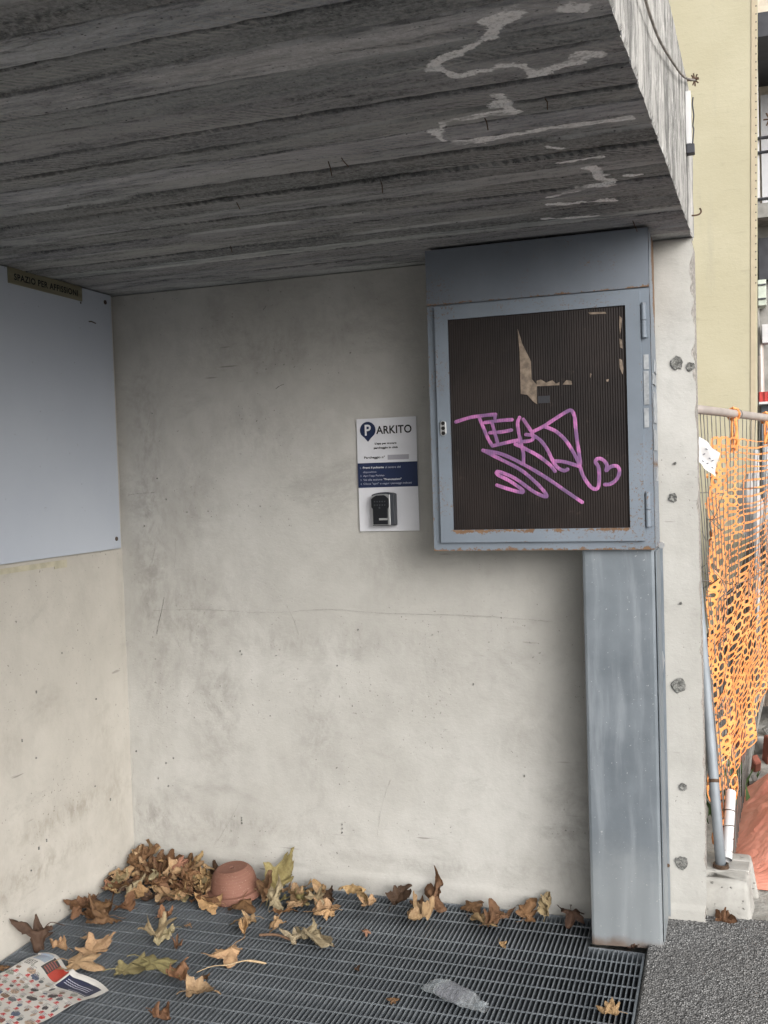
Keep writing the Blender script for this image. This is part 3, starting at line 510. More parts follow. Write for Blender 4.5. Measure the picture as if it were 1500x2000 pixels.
# ------------------------------------------------------------------ floor grating
gr = empty('floor_grating', 'galvanised steel floor grating covering the light well in front of the walls', 'grating', (.02, -.2, 0))
BT = .0025; BH = .050
def barmesh(y0, y1): 
    mb = MB(); mb.box(-BT/2, BT/2, y0, y1, -BH, 0); o = mb.build('bearing_bar', MAT_GRATE); me = o.data; bpy.data.objects.remove(o); return me
YF = -2.0
ml, ms = barmesh(YF+.2, .186), barmesh(YF+.2, -.004)
PX = .01408; NB = int((1.846-.02)/PX)
for k in range(NB+1):
    x = 1.846 - .02 - k*PX
    link('bearing_bar', ms if x+.02 > 1.684 else ml, MAT_GRATE, gr, (x, 0, -.0004*(k % 3)))
yy = .187; ys_ = [-.2016-.0672*k+.2 for k in range(27)]
def rodmesh(x0, x1):
    mb = MB(); mb.box(x0, x1, -.0010, .0010, -.0045, -.0006); o = mb.build('cross_rod', MAT_GRATE); me = o.data; bpy.data.objects.remove(o); return me
mr, mr2 = rodmesh(0, 1.826), rodmesh(0, 1.664)
for q in ys_[1:]: link('cross_rod', mr, MAT_GRATE, gr, (0, q, 0))
for q in (.0655, .1327): link('cross_rod', mr2, MAT_GRATE, gr, (0, q, 0))
for a in ((1.6665, 1.829, -.0032, .0004), (-.004, 1.664, .1862, .1892)):
    MB().box(a[0], a[1], a[2], a[3], -BH, .001).build('edge_bar', MAT_GRATE, gr)
MB().box(1.8265, 1.8312, YF+.2, -.0034, -BH, .001).build('edge_bar', MAT_GRATE, gr)
MB().box(-.0085, -.0045, YF+.2, .186, -BH, .001).build('edge_bar', MAT_GRATE, gr)

# ------------------------------------------------------------------ electrical cabinet
CX0, CX1, CZ0, CZ1, CY = 1.2505, 1.9055, 1.1865, 2.0985, -.212
def rustgrid(name, x0, x1, z0, z1, y, fn, mat, par, nx=70, nz_=50, dent=.0008):
    def g(u, t):
        x = x0+u*(x1-x0); z = z0+t*(z1-z0); return (x, y-dent*fbm(x*5, z*5, 3), z), {'rust': fn(x, z)}
    return link(name, grid(name, nx, nz_, g, True, ('rust',)), mat, par)
cab = empty('electrical_cabinet', 'blue grey rusty metal cabinet hung on the wall under the canopy', 'cabinet', ((CX0+CX1)/2, 0, CZ0))
o_ = Vector(cab.location)
def inC(mb, name, mat, par=None, **k):
    mb.v = [tuple(Vector(p)-o_) for p in mb.v]; return mb.build(name, mat, par or cab, **k)
def gC(o): 
    me = o.data
    for v in me.vertices: v.co -= o_
    return o
SEAM = 1.931
# carcass: sides, bottom and rim as folded sheet
b = MB(); b.box(CX0, CX1, CY+.004, -.008, CZ0, CZ1); inC(b, 'casing', MAT_PAINT)
def rim_rust(x, z): return max(max(0, .68-abs(z-CZ0)/.03), .35*max(0, 1-abs(x-CX0)/.02), .3*max(0, 1-abs(x-CX1)/.02))
gC(rustgrid('face_rim', CX0, CX1, CZ0, SEAM-.002, CY, rim_rust, MAT_PAINT, cab, 110, 110))
def top_rust(x, z): return max(max(0, .62-abs(z-SEAM)/.016*.6), .35*max(0, 1-math.hypot((x-1.60)/.03, (z-1.945)/.03)), .3*max(0, 1-abs(z-CZ1)/.06)*(.5+nz(x*9, 2)))
gC(rustgrid('upper_panel', CX0, CX1, SEAM+.0015, CZ1, CY-.0025, top_rust, MAT_PAINT_SHADED, cab, 110, 40))
b = MB(); b.box(CX0, CX1, CY-.002, CY+.003, SEAM+.0015, SEAM+.004); inC(b, 'panel_fold', MAT_PAINT_SHADED)
def side(u, t):
    y = CY+.002+u*(-CY-.012); z = CZ0+t*(CZ1-CZ0); r = max(.62*max(0, 1-u*7), .75*max(0, (u-.26)/.25)*max(0, (z-1.75)/.3), .7*max(0, 1-abs(z-1.43)/.03), .6*max(0, 1-abs(z-CZ0)/.04))
    return (CX1+.0012+.001*fbm(y*9, z*9), y, z), {'rust': r}
gC(link('side_sheet', grid('side_sheet', 20, 120, side, True, ('rust',)), MAT_PAINT, cab))
b = MB()
for (z0, z1, y0, y1) in ((1.70, 1.735, -.12, -.03), (1.66, 1.69, -.19, -.08), (1.55, 1.64, -.17, -.04), (1.47, 1.53, -.19, -.05), (1.38, 1.42, -.13, -.06)): b.box(CX1+.002, CX1+.0042, y0, y1, z0, z1)
inC(b, 'torn_sticker', MAT_TAPE2)
for (z0, z1, x0, x1) in ((1.70, 1.742, 1.886, 1.900), (1.60, 1.695, 1.885, 1.899), (1.535, 1.59, 1.884, 1.897)):
    inC(MB().box(x0, x1, CY-.0025, CY-.0006, z0, z1), 'torn_sticker', MAT_TAPE2)
# door
DX0, DX1, DZ0, DZ1 = 1.276, 1.880, 1.2125, 1.9255; PX0, PX1, PZ0, PZ1 = 1.316, 1.839, 1.2505, 1.8845; DY = CY-.012
def door_rust(x, z):
    return max(max(0, .85-abs(z-PZ0+.004)/.022)*(1 if DX0+.03 < x < PX1 else .3)*(.75+.5*max(0, 1.5-x)*2), max(0, .35-abs(z-DZ0)/.02), .42*max(0, 1-math.hypot((x-1.31)/.05, (z-1.44)/.12)), .40*max(0, 1-math.hypot((x-1.31)/.05, (z-1.32)/.07)), .25*max(0, 1-abs(x-DX1)/.02), .3*max(0, 1-abs(z-DZ1)/.01))
dv = []; 
door = None
def dgrid(x0, x1, z0, z1, nx, nz_):
    def g(u, t):
        x = x0+u*(x1-x0); z = z0+t*(z1-z0); return (x, DY, z), {'rust': door_rust(x, z)}
    return grid('door', nx, nz_, g, True, ('rust',))
parts = [dgrid(DX0, PX0, DZ0, DZ1, 10, 140), dgrid(PX1, DX1, DZ0, DZ1, 10, 140), dgrid(PX0, PX1, DZ0, PZ0, 110, 10), dgrid(PX0, PX1, PZ1, DZ1, 110, 10)]
V = []; F = []; A = []
for me in parts:
    n = len(V); V += [tuple(v.co) for v in me.vertices]; F += [tuple(i+n for i in p.vertices) for p in me.polygons]; A += [d.value for d in me.attributes['rust'].data]
def ring(x0, x1, z0, z1, ya, yb, r):
    n = len(V); V.extend([(x0,ya,z0),(x1,ya,z0),(x1,ya,z1),(x0,ya,z1),(x0,yb,z0),(x1,yb,z0),(x1,yb,z1),(x0,yb,z1)]); A.extend([r]*8)
    F.extend([(n+i, n+(i+1) % 4, n+4+(i+1) % 4, n+4+i) for i in range(4)])
ring(DX0, DX1, DZ0, DZ1, DY, CY+.002, .3); ring(PX0, PX1, PZ0, PZ1, DY, DY+.012, .3)
me = pydata('door', [tuple(Vector(p)-o_) for p in V], F); at = me.attributes.new('rust', 'FLOAT', 'POINT'); at.data.foreach_set('value', A)
door = link('door', me, MAT_PAINT, cab)
def inD(mb, name, mat, **k): return inC(mb, name, mat, door, **k)
# ribbed smoked sheet: vertical ribs
NR = 74; v = []; pr = []
for k in range(NR):
    x0 = PX0+(PX1-PX0)*k/NR; wd = (PX1-PX0)/NR
    pr += [(x0, DY+.0064), (x0+wd*.10, DY+.0059), (x0+wd*.50, DY+.0053), (x0+wd*.90, DY+.0059)]
pr.append((PX1, DY+.0064))
mb = MB(); n = len(pr)
mb.add([(x, y, PZ0) for x, y in pr]+[(x, y, PZ1) for x, y in pr], [(i, i+1, n+i+1, n+i) for i in range(n-1)])
mb.box(PX0, PX1, DY+.0095, DY+.0115, PZ0, PZ1); inD(mb, 'ribbed_pane', MAT_PANE)
for L in GRAFFITI:
    S = spline([(x, DY+.0046, z) for x, z in L], 7); mb = MB(); n = len(S)
    rr = [.0052*(1+.12*nz(q*.3, len(L))) for q in range(n)]
    vv = []; ff = []; K = 8
    for i, p in enumerate(S):
        t = (S[min(i+1, n-1)]-S[max(i-1, 0)]); t.y = 0; t.normalize(); a = Vector((-t.z, 0, t.x))
        for k in range(K+1): 
            w = -1+2*k/K; vv.append(p + a*rr[i]*w + Vector((0, -.0003*(1-w*w)+.0002, 0)))
    for i in range(n-1):
        for k in range(K): ff.append((i*(K+1)+k, i*(K+1)+k+1, (i+1)*(K+1)+k+1, (i+1)*(K+1)+k))
    for e, sg in ((0, -1), (n-1, 1)):
        t = (S[min(e+1, n-1)]-S[max(e-1, 0)]); t.y = 0; t.normalize(); a = Vector((-t.z, 0, t.x)); b0 = len(vv); vv.append(S[e]+Vector((0, -.0006, 0)))
        for k in range(9):
            an = -pi/2+pi*k/8; vv.append(S[e]+t*sg*rr[e]*cos(an)+a*rr[e]*sin(an)+Vector((0, .0004, 0)))
        for k in range(8): ff.append((b0, b0+1+k, b0+2+k))
    mb.add(vv, ff); inD(mb, 'graffiti_stroke', MAT_PINK, smooth=True)
for k, L in enumerate(RESIDUE): inD(MB().poly_y(L, DY+.0040, DY+.0062), 'tape_residue', MAT_TAPE if k != 3 else MAT_IRON)
# three holed lock plate
lk = MB(); pts = [(1.2945+.0095*cos(a), 1.573+.0095*sin(a)) for a in [pi*k/8 for k in range(9)]]+[(1.2945+.0095*cos(a), 1.546+.0095*sin(a)) for a in [pi+pi*k/8 for k in range(9)]]
lk.poly_y(pts, DY-.005, DY-.0005); lp = inD(lk, 'lock_plate', MAT_CHROME, bevel=.0012)
for z in (1.5445, 1.5595, 1.5745):
    hb = MB(); hb.poly_y([(1.2945+.0058*cos(2*pi*k/14), z+.0058*sin(2*pi*k/14)) for k in range(14)], DY-.0058, DY-.004); inD(hb, 'lock_hole', MAT_DARK)
for z0, z1 in ((1.789, 1.887), (1.253, 1.351)):
    hx = 1.889; zm = (z0+z1)/2
    h = MB().tube([(hx, CY-.010, zm+.001), (hx, CY-.010, z1)], .0072, 12); hg = inC(h, 'hinge', MAT_PAINT, smooth=False, bevel=0)
    h = MB().tube([(hx, CY-.010, z0), (hx, CY-.010, zm-.001)], .0072, 12); h.box(hx-.004, hx+.012, CY-.004, CY-.001, z0, z1); inC(h, 'hinge', MAT_PAINT)
# corner bolt under the side
inC(MB().tube([(1.914, -.05, 1.187), (1.914, -.065, 1.187)], .009, 10), 'bolt', MAT_CHROME)

# ------------------------------------------------------------------ metal duct below the cabinet
du = empty('duct_cover', 'tall galvanised metal duct cover running from the cabinet to the grating', 'duct', (1.80, -.1, 0))
d0 = Vector(du.location)
def inU(mb, name, mat, **k): mb.v = [tuple(Vector(p)-d0) for p in mb.v]; o = mb.build(name, mat, du, **k); return o
def dshape(z, s=0): return [(1.694, -.004, z), (1.694, -.176, z), (1.697, -.185, z), (1.704, -.188, z), (1.893, -.188, z), (1.901, -.186, z), (1.904, -.178, z), (1.904, -.004, z)]
v = []; f = []; zs = [.004+1.1825*k/24 for k in range(25)]
for k, z in enumerate(zs):
    for (x, y, zz) in dshape(z):
        if k == 0: zz += .012*max(0, (x-1.80)/.1) + .0035*nz(x*60)
        v.append((x, y-.0012*fbm(z*4, x*6) if y < -.1 else y, zz))
n = 8
for k in range(24):
    for i in range(n-1): f.append((k*n+i, k*n+i+1, (k+1)*n+i+1, (k+1)*n+i))
inU(MB().add(v, f), 'cover', MAT_DUCT)
inU(MB().box(1.9045, 1.9145, -.0085, -.0055, .035, 1.18), 'flange', MAT_DUCT)
inU(MB().box(1.9045, 1.9075, -.188, -.0086, .035, 1.18), 'side_lip', MAT_DUCT)
inU(MB().tube([(1.910, -.0085, .195), (1.910, -.013, .195)], .005, 10), 'screw', MAT_RUSTWIRE)
inU(MB().poly_y([(1.907, .79), (1.9125, .83), (1.9075, .86)], -.016, -.009), 'dent_flap', MAT_CHROME)

# ------------------------------------------------------------------ notice board on the left wall
nb = empty('notice_board', 'plain white poster board screwed to the left wall below the canopy', 'notice board', (.006, -.03, 1.19))
bm_ = MB(); bm_.box(0, .010, -1.45, 0, 0, .912); ob = bm_.build('panel', MAT_BOARD, nb, bevel=.0015)
for v in ob.data.vertices:
    if v.co.z < .1: v.co.z += -.014*v.co.y*.0
for (y, z) in ((-.037, .882), (-.028, .036), (-1.40, .88), (-1.40, .03)):
    MB().lathe([(0, .0045), (.004, .0042), (.0075, .0025), (.008, 0)], (0, 0, 0), 14).build('screw_head', MAT_SCREW, nb).matrix_local = Matrix.Translation((.010, y, z)) @ Matrix.Rotation(R(90), 4, 'Y')
MB().tube([(.0105, -.14, .80), (.0115, -.125, .802), (.0105, -.10, .799)], .0022, 5).build('scuff', MAT_SCREW, nb)
MB().box(.010, .0112, -.185, -.18, .855, .862).build('scuff', MAT_SCREW, nb)
tg = MB(); tg.box(.0032, .005, -1.2, -.40, 1.158, 1.176); tg.box(.0032, .005, -.40, -.335, 1.150, 1.176)
tag(tg.build('tape_strip', simple('old_tape', (.44, .41, .31), .6, var=.15, scale=20)), 'yellowed strip of old tape on the wall under the notice board', 'tape')
pq = empty('brass_plaque', 'narrow olive brass plaque lettered SPAZIO PER AFFISSIONI at the board top', 'plaque', (.0165, -.395, 2.079))
MB().box(0, .004, -.188, .188, -.0255, .0245).build('plate', MAT_BRASS, pq, bevel=.001)
tm = textmesh('SPAZIO PER AFFISSIONI', .325, .021, bold=.03, spacing=1.1)
tl = link('lettering', tm, MAT_INK, pq); tl.matrix_local = Matrix(((0, 0, 1, .0046), (1, 0, 0, -.1625), (0, 1, 0, -.0125), (0, 0, 0, 1)))

# ------------------------------------------------------------------ parking app sign and key box
SX, SZ0, SZ1, SY = .9345, 1.238, 1.6135, -.0065
sg = empty('parking_sign', 'white and navy PARKITO parking app sign on the rear wall', 'sign', (SX, SY, SZ0))
SW = .2085; SHt = SZ1-SZ0
MB().box(0, SW, -.002, .0005, 0, SHt).build('plate', MAT_SIGN, sg)
MB().box(0, SW, -.0030, -.0021, .146, .228).build('navy_band', MAT_NAVY, sg)
MB().box(.1065, .180, -.0030, -.0021, .2365, .2525).build('number_field', MAT_GREYBOX, sg)
def st(body, x, z, width, height, mat, bold=0, yoff=-.0026, sp=1.0):
    o = link('lettering', textmesh(body, width, height, bold=bold, spacing=sp), mat, sg)
    o.matrix_local = Matrix(((1, 0, 0, x), (0, 0, -1, yoff), (0, 1, 0, z), (0, 0, 0, 1))); return o
pin = [(.0395+.0275*cos(a), .3375+.0275*sin(a)) for a in [-.62+(pi+1.24)*k/30 for k in range(31)]]
pin += [(.0395-.0105, .3105), (.0395, .2985), (.0395+.0105, .3105)]
MB().poly_y(pin, -.0032, -.0021).build('map_pin', MAT_NAVY, sg)
st('P', .0295, .3195, .0215, .036, MAT_WHITE, .02, -.0040)
st('ARKITO', .0690, .3225, .1235, .0270, MAT_INK, .022, sp=1.03)
st("L'app per trovare", .063, .2865, .076, .0085, MAT_INK, .04)
st('parcheggio in citt\u00e0', .059, .2720, .084, .0088, MAT_INK, .04)
st('Parcheggio n\u00b0', .0235, .2400, .0735, .0105, MAT_INK, .03)
st('1.', .0085, .2090, .0045, .0062, MAT_LIGHTPRINT, 0, -.0036); st('Premi il pulsante', .0185, .2075, .0735, .0085, MAT_WHITE, .02, -.0036); st('al centro del', .0965, .2090, .0540, .0066, MAT_LIGHTPRINT, 0, -.0036)
st('dispositivo', .0185, .1930, .0470, .0083, MAT_LIGHTPRINT, 0, -.0036)
st('2.', .0085, .1825, .005, .0062, MAT_LIGHTPRINT, 0, -.0036); st("Apri l'app Parkito", .0185, .1808, .0745, .0080, MAT_LIGHTPRINT, .004, -.0036)
st('3.', .0085, .1690, .005, .0062, MAT_LIGHTPRINT, 0, -.0036); st('Vai alla sezione', .0185, .1690, .0670, .0064, MAT_LIGHTPRINT, .004, -.0036); st('"Prenotazioni"', .0905, .1690, .0625, .0066, MAT_WHITE, .02, -.0036)
st('4.', .0085, .1555, .005, .0062, MAT_LIGHTPRINT, 0, -.0036); st('Clicca "apri" e segui i passaggi indicati', .0185, .1540, .1690, .0082, MAT_LIGHTPRINT, .004, -.0036)
kb = empty('key_lock_box', 'small black key lock box with keypad mounted on the lower half of the sign', 'lock box', (.9905, SY-.002, 1.2575))
arch = [(0, 0), (.078, 0), (.078, .104), (.070, .1075), (.050, .1105), (.030, .110), (.012, .107), (0, .103)]
MB().poly_y(arch, -.030, 0).build('casing', MAT_LOCK2, kb, bevel=.002)
rimp = [(.0015, .002), (.0645, .002), (.0645, .1015), (.050, .1045), (.030, .1045), (.014, .103), (.0015, .099)]
MB().poly_y(rimp, -.0335, -.0302).build('metal_trim', MAT_CHROME, kb, bevel=.0015)
fr = [(.0050, .0045), (.0565, .0045), (.0565, .055), (.0605, .062), (.0605, .088), (.0545, .0945), (.046, .101), (.018, .1005), (.006, .094), (.0, .088), (.0, .062), (.0050, .055)]
MB().poly_y(fr, -.038, -.0337).build('front_cover', MAT_LOCK, kb, bevel=.0018)
for r_ in range(2):
    for c_ in range(5): MB().poly_y([(.0125+.0088*c_+.0024*cos(k*pi/4), .080-.0115*r_+.0024*sin(k*pi/4)) for k in range(8)], -.0392, -.0381).build('key_button', MAT_LOCK2, kb)
MB().poly_y([(.029+.003*cos(k*pi/4), .0595+.003*sin(k*pi/4)) for k in range(8)], -.0392, -.0381).build('key_button', MAT_LOCK2, kb)
MB().box(.0265, .0560, -.0388, -.0381, .0185, .0250).build('name_bar', MAT_CHROME, kb)

# ------------------------------------------------------------------ terracotta bowl, upside down
pb = empty('terracotta_bowl', 'upturned terracotta flower bowl among the leaves by the rear wall', 'flower pot', (.483, -.135, .003), rot=(R(3), R(-4), 0))
prof = [(.009, .098), (.052, .0985), (.056, .0955), (.061, .091), (.0685, .081), (.0735, .068), (.078, .045), (.080, .028), (.0815, .026), (.083, .026), (.0925, .0245), (.094, .004), (.091, .0), (.078, .001), (.074, .03), (.060, .078), (.050, .092), (.009, .092), (.009, .098)]
MB().lathe(prof, (0, 0, 0), 72).build('bowl_wall', MAT_TERRA, pb)
MB().lathe([(0, .093), (.0088, .093)], (0, 0, 0), 16).build('drain_hole', MAT_DARK, pb)
MB().lathe([(.046, .0982), (.049, .1000), (.052, .0985)], (0, 0, 0), 48).build('foot_ring', MAT_TERRA, pb, smooth=True)

# ------------------------------------------------------------------ dry plane leaves
VE = [pi/2, pi/2-.95, pi/2+.95, pi/2-1.95, pi/2+1.95]; VL = [1.0, .88, .88, .55, .55]
def leafmesh(seed, crump, curl):
    r0 = random.Random(seed); N = 84; K = 8
    ve = [a+r0.uniform(-.12, .12) for a in VE]; vl = [l*r0.uniform(.85, 1.1)*(r0.uniform(.35, .6) if q and r0.random() < .42 else 1) for q, l in enumerate(VL)]; mf = r0.choice((0, 0, .5, .9, -.6))
    def rad(th):
        r = .40
        for a, l in zip(ve, vl):
            d = abs((th-a+pi) % (2*pi)-pi)
            r = max(r, l*(max(0, 1-d/.74)**.66)*.88+.16)
        tooth = .07*(abs(((th*5.1+seed) % 1)-.5)*2-.5)
        back = abs((th+pi/2+pi) % (2*pi)-pi)
        return (r+tooth*r)*(min(1, .45+back*1.1))*(1+.16*nz(cos(th)*2.5, sin(th)*2.5, seed*3.7))
    ca_ = r0.uniform(0, pi); cx_, sx_ = cos(ca_), sin(ca_); kk = curl*r0.uniform(.7, 1.3)
    v = []; vein = []
    lb = [r0.uniform(-.45, .8)*(.5+crump) for _ in ve]
    def shape(x, y, rr, dth):
        th_ = math.atan2(y, x); li = min(range(5), key=lambda q: abs((th_-ve[q]+pi) % (2*pi)-pi))
        x += .07*nz(x*5, y*5, seed)*rr; y += .07*nz(x*5+7, y*5, seed)*rr
        z = mf*abs(x)*.8 - .12*min(1, dth*1.4)*rr + .05*rr*rr + .42*lb[li]*rr*rr*math.hypot(x, y)*max(0, 1-dth*.9)
        kq = 1/(1+.30*abs(lb[li])*rr*rr); x *= kq*(1-.3*abs(mf)); y *= kq
        z += crump*(.16*nz(x*2.6+seed, y*2.6, 1)+.10*nz(x*6+seed, y*6, 2))*min(1, rr*2)
        x += crump*.10*nz(x*3, y*3+seed, 7); y += crump*.10*nz(x*3+9, y*3+seed, 4)
        c = x*cx_+y*sx_; s_ = -x*sx_+y*cx_
        if abs(kk) > .05: c2 = sin(c*kk)/kk; z2 = (1-cos(c*kk))/kk; nzv = Vector((-sin(c*kk), cos(c*kk))); c, z = c2+nzv.x*z, z2+nzv.y*z
        z += crump*.25*s_*s_*(1 if seed % 2 else -.6)
        return (c*cx_-s_*sx_, c*sx_+s_*cx_, z)
    v.append(shape(0, 0, 0, 0)); vein.append(1)
    for k in range(1, K+1):
        for i in range(N):
            th = 2*pi*i/N; rr = (k/K)**.9; q = rad(th)*rr; d = min(abs((th-a+pi) % (2*pi)-pi) for a in ve)
            v.append(shape(q*cos(th), q*sin(th), rr, d)); vein.append(max(0, 1-d*rr*q*9) if k < K else 0)
    f = [(0, 1+i, 1+(i+1) % N) for i in range(N)]
    for k in range(1, K):
        for i in range(N):
            if seed % 4 == 1 and k == K-1 and nz(i*.3, seed) > .25: continue
            f.append((1+(k-1)*N+i, 1+k*N+i, 1+k*N+(i+1) % N, 1+(k-1)*N+(i+1) % N))
    ps = spline([v[0], (0.02, -.2, .06+.05*crump), (.05*r0.uniform(-2, 2), -.45, .10), (.1*r0.uniform(-2, 2), -.62, .04+.1*r0.random())], 3); mb = MB(); mb.v = v; mb.f = f
    mb.tube(ps, .012, 4); vein += [.6]*(len(mb.v)-len(vein))
    sc = 1/1.75
    me = pydata('leaf', [Vector(p)*sc for p in mb.v], mb.f, True); at = me.attributes.new('vein', 'FLOAT', 'POINT'); at.data.foreach_set('value', vein); me.materials.append(MAT_LEAF)
    return me
LM = {}
for key, cr, cu in (('flat', .45, .4), ('mid', 1.0, 1.1), ('curl', 1.0, 1.3), ('crumple', 1.5, 1.1)): LM[key] = [leafmesh(11*q+len(key), cr, cu*(1 if q % 2 else -1)) for q in range(6)]
LC = {'b': (.140, .078, .042), 'd': (.070, .042, .028), 't': (.33, .225, .125), 'g': (.235, .205, .10), 'p': (.24, .125, .078), 'y': (.28, .235, .15)}
def put_leaf(me, x, y, size, rot, col, label, group=None, lift=0.0):
    o = bpy.data.objects.new('dry_leaf', me); COL.objects.link(o); sv = Vector((size*rnd.uniform(.72, 1.08), size*rnd.uniform(.8, 1.1), size*rnd.uniform(.8, 1.15))); o.rotation_euler = rot; o.scale = sv
    Rm = Euler(rot).to_matrix(); P = [Rm @ (v.co*sv) for v in me.vertices]
    zmin = min(p.z for p in P); ymax = max(p.y for p in P); xmin = min(p.x for p in P)
    y = min(y, -.016-ymax) if y < 0 and x < 1.9 else y
    x = max(x, .012-xmin)
    o.location = (x, y, lift+.0015-zmin); j = rnd.uniform(.82, 1.18)
    o.color = (col[0]*j*rnd.uniform(.95, 1.05), col[1]*j, col[2]*j*rnd.uniform(.9, 1.1), 1)
    return tag(o, label, 'leaf', group)
for i, (x, y, s, k, c, lab) in enumerate(LEAVES):
    key = 'flat' if c < .35 else 'mid' if c < .65 else 'curl' if c < .95 else 'crumple'
    me = LM[key][(i*5+2) % 6]; up = any(w in lab for w in ('leaning on', 'upright', 'propped', 'standing', 'edge on', 'against the wall'))
    rot = (R((30 if 'leaning' in lab else 46)+rnd.uniform(-10, 10)), rnd.uniform(-.4, .4), rnd.uniform(-.5, .5)) if up else (rnd.uniform(-.16, .16), rnd.uniform(-.16, .16), rnd.uniform(0, 6.28))
    if 'lower' in lab or 'big' in lab: pass
    put_leaf(me, x, y, s*1.78, rot, LC[k], lab, 'dry leaves scattered over the grating', .003 if 'lying over' in lab or 'touching' in lab else 0)
def heap_h(x, y):
    d = max(0, 1-math.hypot((x-.05)/.50, (y+.02)/.36)); return .055*d
for i in range(74):
    for _ in range(60):
        x = rnd.uniform(.01, .50); y = -rnd.uniform(.005, .27)
        if math.hypot((x-.03)/.50, (y+.0)/.27) < 1 and (y < -.07 or x < .36): break
    d = math.hypot(x/.46, y/.25); key = rnd.choice(('mid', 'mid', 'curl', 'flat')); s = rnd.uniform(.085, .13)
    wallside = y > -.06
    rot = (R(rnd.uniform(25, 75)), rnd.uniform(-.5, .5), rnd.uniform(-.5, .5)) if wallside else ((rnd.uniform(-.5, .5), R(rnd.uniform(40, 70)), rnd.uniform(-.4, .4)) if x < .05 else (rnd.uniform(-.6, .7), rnd.uniform(-.6, .6), rnd.uniform(0, 6.28)))
    k = rnd.choice('bbbtdbttbpyt'); col = tuple(a*1.0 for a in LC[k])
    put_leaf(LM[key][rnd.randrange(6)], x, y, s, rot, col, 'dry brown leaf in the heap filling the wall corner', 'leaves heaped in the corner', rnd.uniform(.0, 1)*heap_h(x, y))
for i in range(16):
    x, y = (rnd.uniform(.58, .80), -rnd.uniform(.03, .17)) if i < 11 else (rnd.uniform(.01, .06), -rnd.uniform(.24, .44))
    put_leaf(LM[rnd.choice(('mid', 'flat', 'curl'))][rnd.randrange(6)], x, y, rnd.uniform(.08, .125), (rnd.uniform(-.3, .5), rnd.uniform(-.4, .4), rnd.uniform(0, 6.28)), LC[rnd.choice('ttyygb' if i < 11 else 'bbd')],
             'dry leaf in the loose drift along the wall right of the terracotta bowl' if i < 11 else 'brown leaf in the loose trail along the foot of the left wall',
             'leaves drifted right of the bowl' if i < 11 else 'leaves along the left wall', rnd.uniform(0, .015))
# twig and stalk
tag(MB().tube(spline([(.70, -.395, .006), (.76, -.392, .012), (.83, -.41, .006)], 5), [.004]*10+[.003], 6).build('twig', simple('twig_bark', (.18, .11, .07), .9)), 'short brown twig on the grating above the crumbled pale leaf', 'twig')
tag(MB().tube(spline([(.625, -.655, .004), (.66, -.63, .014), (.70, -.60, .010), (.745, -.575, .016), (.80, -.555, .005)], 6), [.0012]*10+[.0018]*9+[.0034]*5+[.001], 6).build('leaf_stalk', simple('dry_stalk', (.42, .31, .19), .8)), 'long dry curled stalk lying beside the three pointed leaf', 'stalk')

# ------------------------------------------------------------------ advertising flyer
FONT = {'1':'010110010010111','4':'101101111001001','9':'111101111001111','0':'111101101101111','3':'111001011001111','7':'111001010010010','2':'111001111100111','8':'111101111101111','6':'111100111101111','5':'111100111001111','.':'000000000000010','G':'111100101101111','U':'101101101101111','S':'111100111001111','T':'111010010010010','O':'111101101101111','E':'111100111100111','A':'010101111101101'}
NU, NV = 170, 230
IMG = [[(.47, .458, .435) for _ in range(NV)] for _ in range(NU)]
def px(i, j, c):
    if 0 <= i < NU and 0 <= j < NV: IMG[i][j] = c
def rect(a, b2, c, d, col, jit=0):
    for i in range(a, b2):
        for j in range(c, d): px(i, j, tuple(max(0, x*(1+jit*(rnd.random()-.5))) for x in col))
def word(s, i, j, sc, col):
    for ch in s:
        bits = FONT[ch]
        for r_ in range(5):
            for c_ in range(3):
                if bits[r_*3+c_] == '1': rect(i+c_*sc, i+c_*sc+sc, j+r_*sc, j+r_*sc+sc, col)
        i += 4*sc
def blob(ci, cj, ri, rj, col, n=3):
    for i in range(int(ci-ri), int(ci+ri)+1):
        for j in range(int(cj-rj), int(cj+rj)+1):
            q = ((i-ci)/ri)**2+((j-cj)/rj)**2+.5*nz(i*.25, j*.25, n)
            if q < 1: t = 1+.9*nz(i*.45, j*.45, n); px(i, j, tuple(max(.01, x*t) for x in col))
rect(0, NU, 150, NV, (.37, .40, .315), .05)
rect(0, NU, 60, 64, (.56, .55, .53))
rect(6, 34, 4, 22, (.26, .30, .36), .3); word('GUSTO', 4, 26, 1, (.03, .03, .03)); word('GUSTO', 5, 32, 1, (.05, .05, .05))
rect(36, 66, 6, 30, (.05, .045, .045), .5); rect(60, 92, 6, 30, (.40, .055, .04), .15)
for k in range(5): rect(40, 58, 9+4*k, 11+4*k, (.25, .09, .08), .6)
rect(96, 160, 8, 36, (.022, .026, .055), .3)
for k in range(3):
    for i in range(100, 150): px(i, 14+4*k+int(5*sin((i-100)/22)), (.45, .46, .55))
for i in range(120, 158): px(i, 33, (.3, .3, .35))
cols = [(.42, .03, .03), (.05, .045, .05), (.16, .10, .07), (.10, .11, .12), (.30, .22, .17), (.17, .06, .05), (.07, .09, .14), (.22, .23, .20)]
for gi in range(9):
    for gj in range(9):
        ci = 10+gi*19+rnd.randint(-3, 3); cj = 46+gj*20+rnd.randint(-3, 3)
        big = rnd.random() < .25
        blob(ci, cj, rnd.randint(7, 10) if big else rnd.randint(3, 6), rnd.randint(5, 7) if big else rnd.randint(2, 5), cols[(gi*3+gj*5+rnd.randrange(3)) % 8], gi*7+gj)
        if rnd.random() < .7: rect(ci+1, ci+11, cj+6, cj+12, (.38, .035, .04)); word(rnd.choice(('1.9', '2.4', '4.9', '7.9', '3.2')), ci, cj+6, 1, (.5, .49, .47))
        for q in range(4): rect(ci-9, ci-9+rnd.randint(6, 12), cj-8+q*2, cj-7+q*2, (.22, .21, .21), .6)
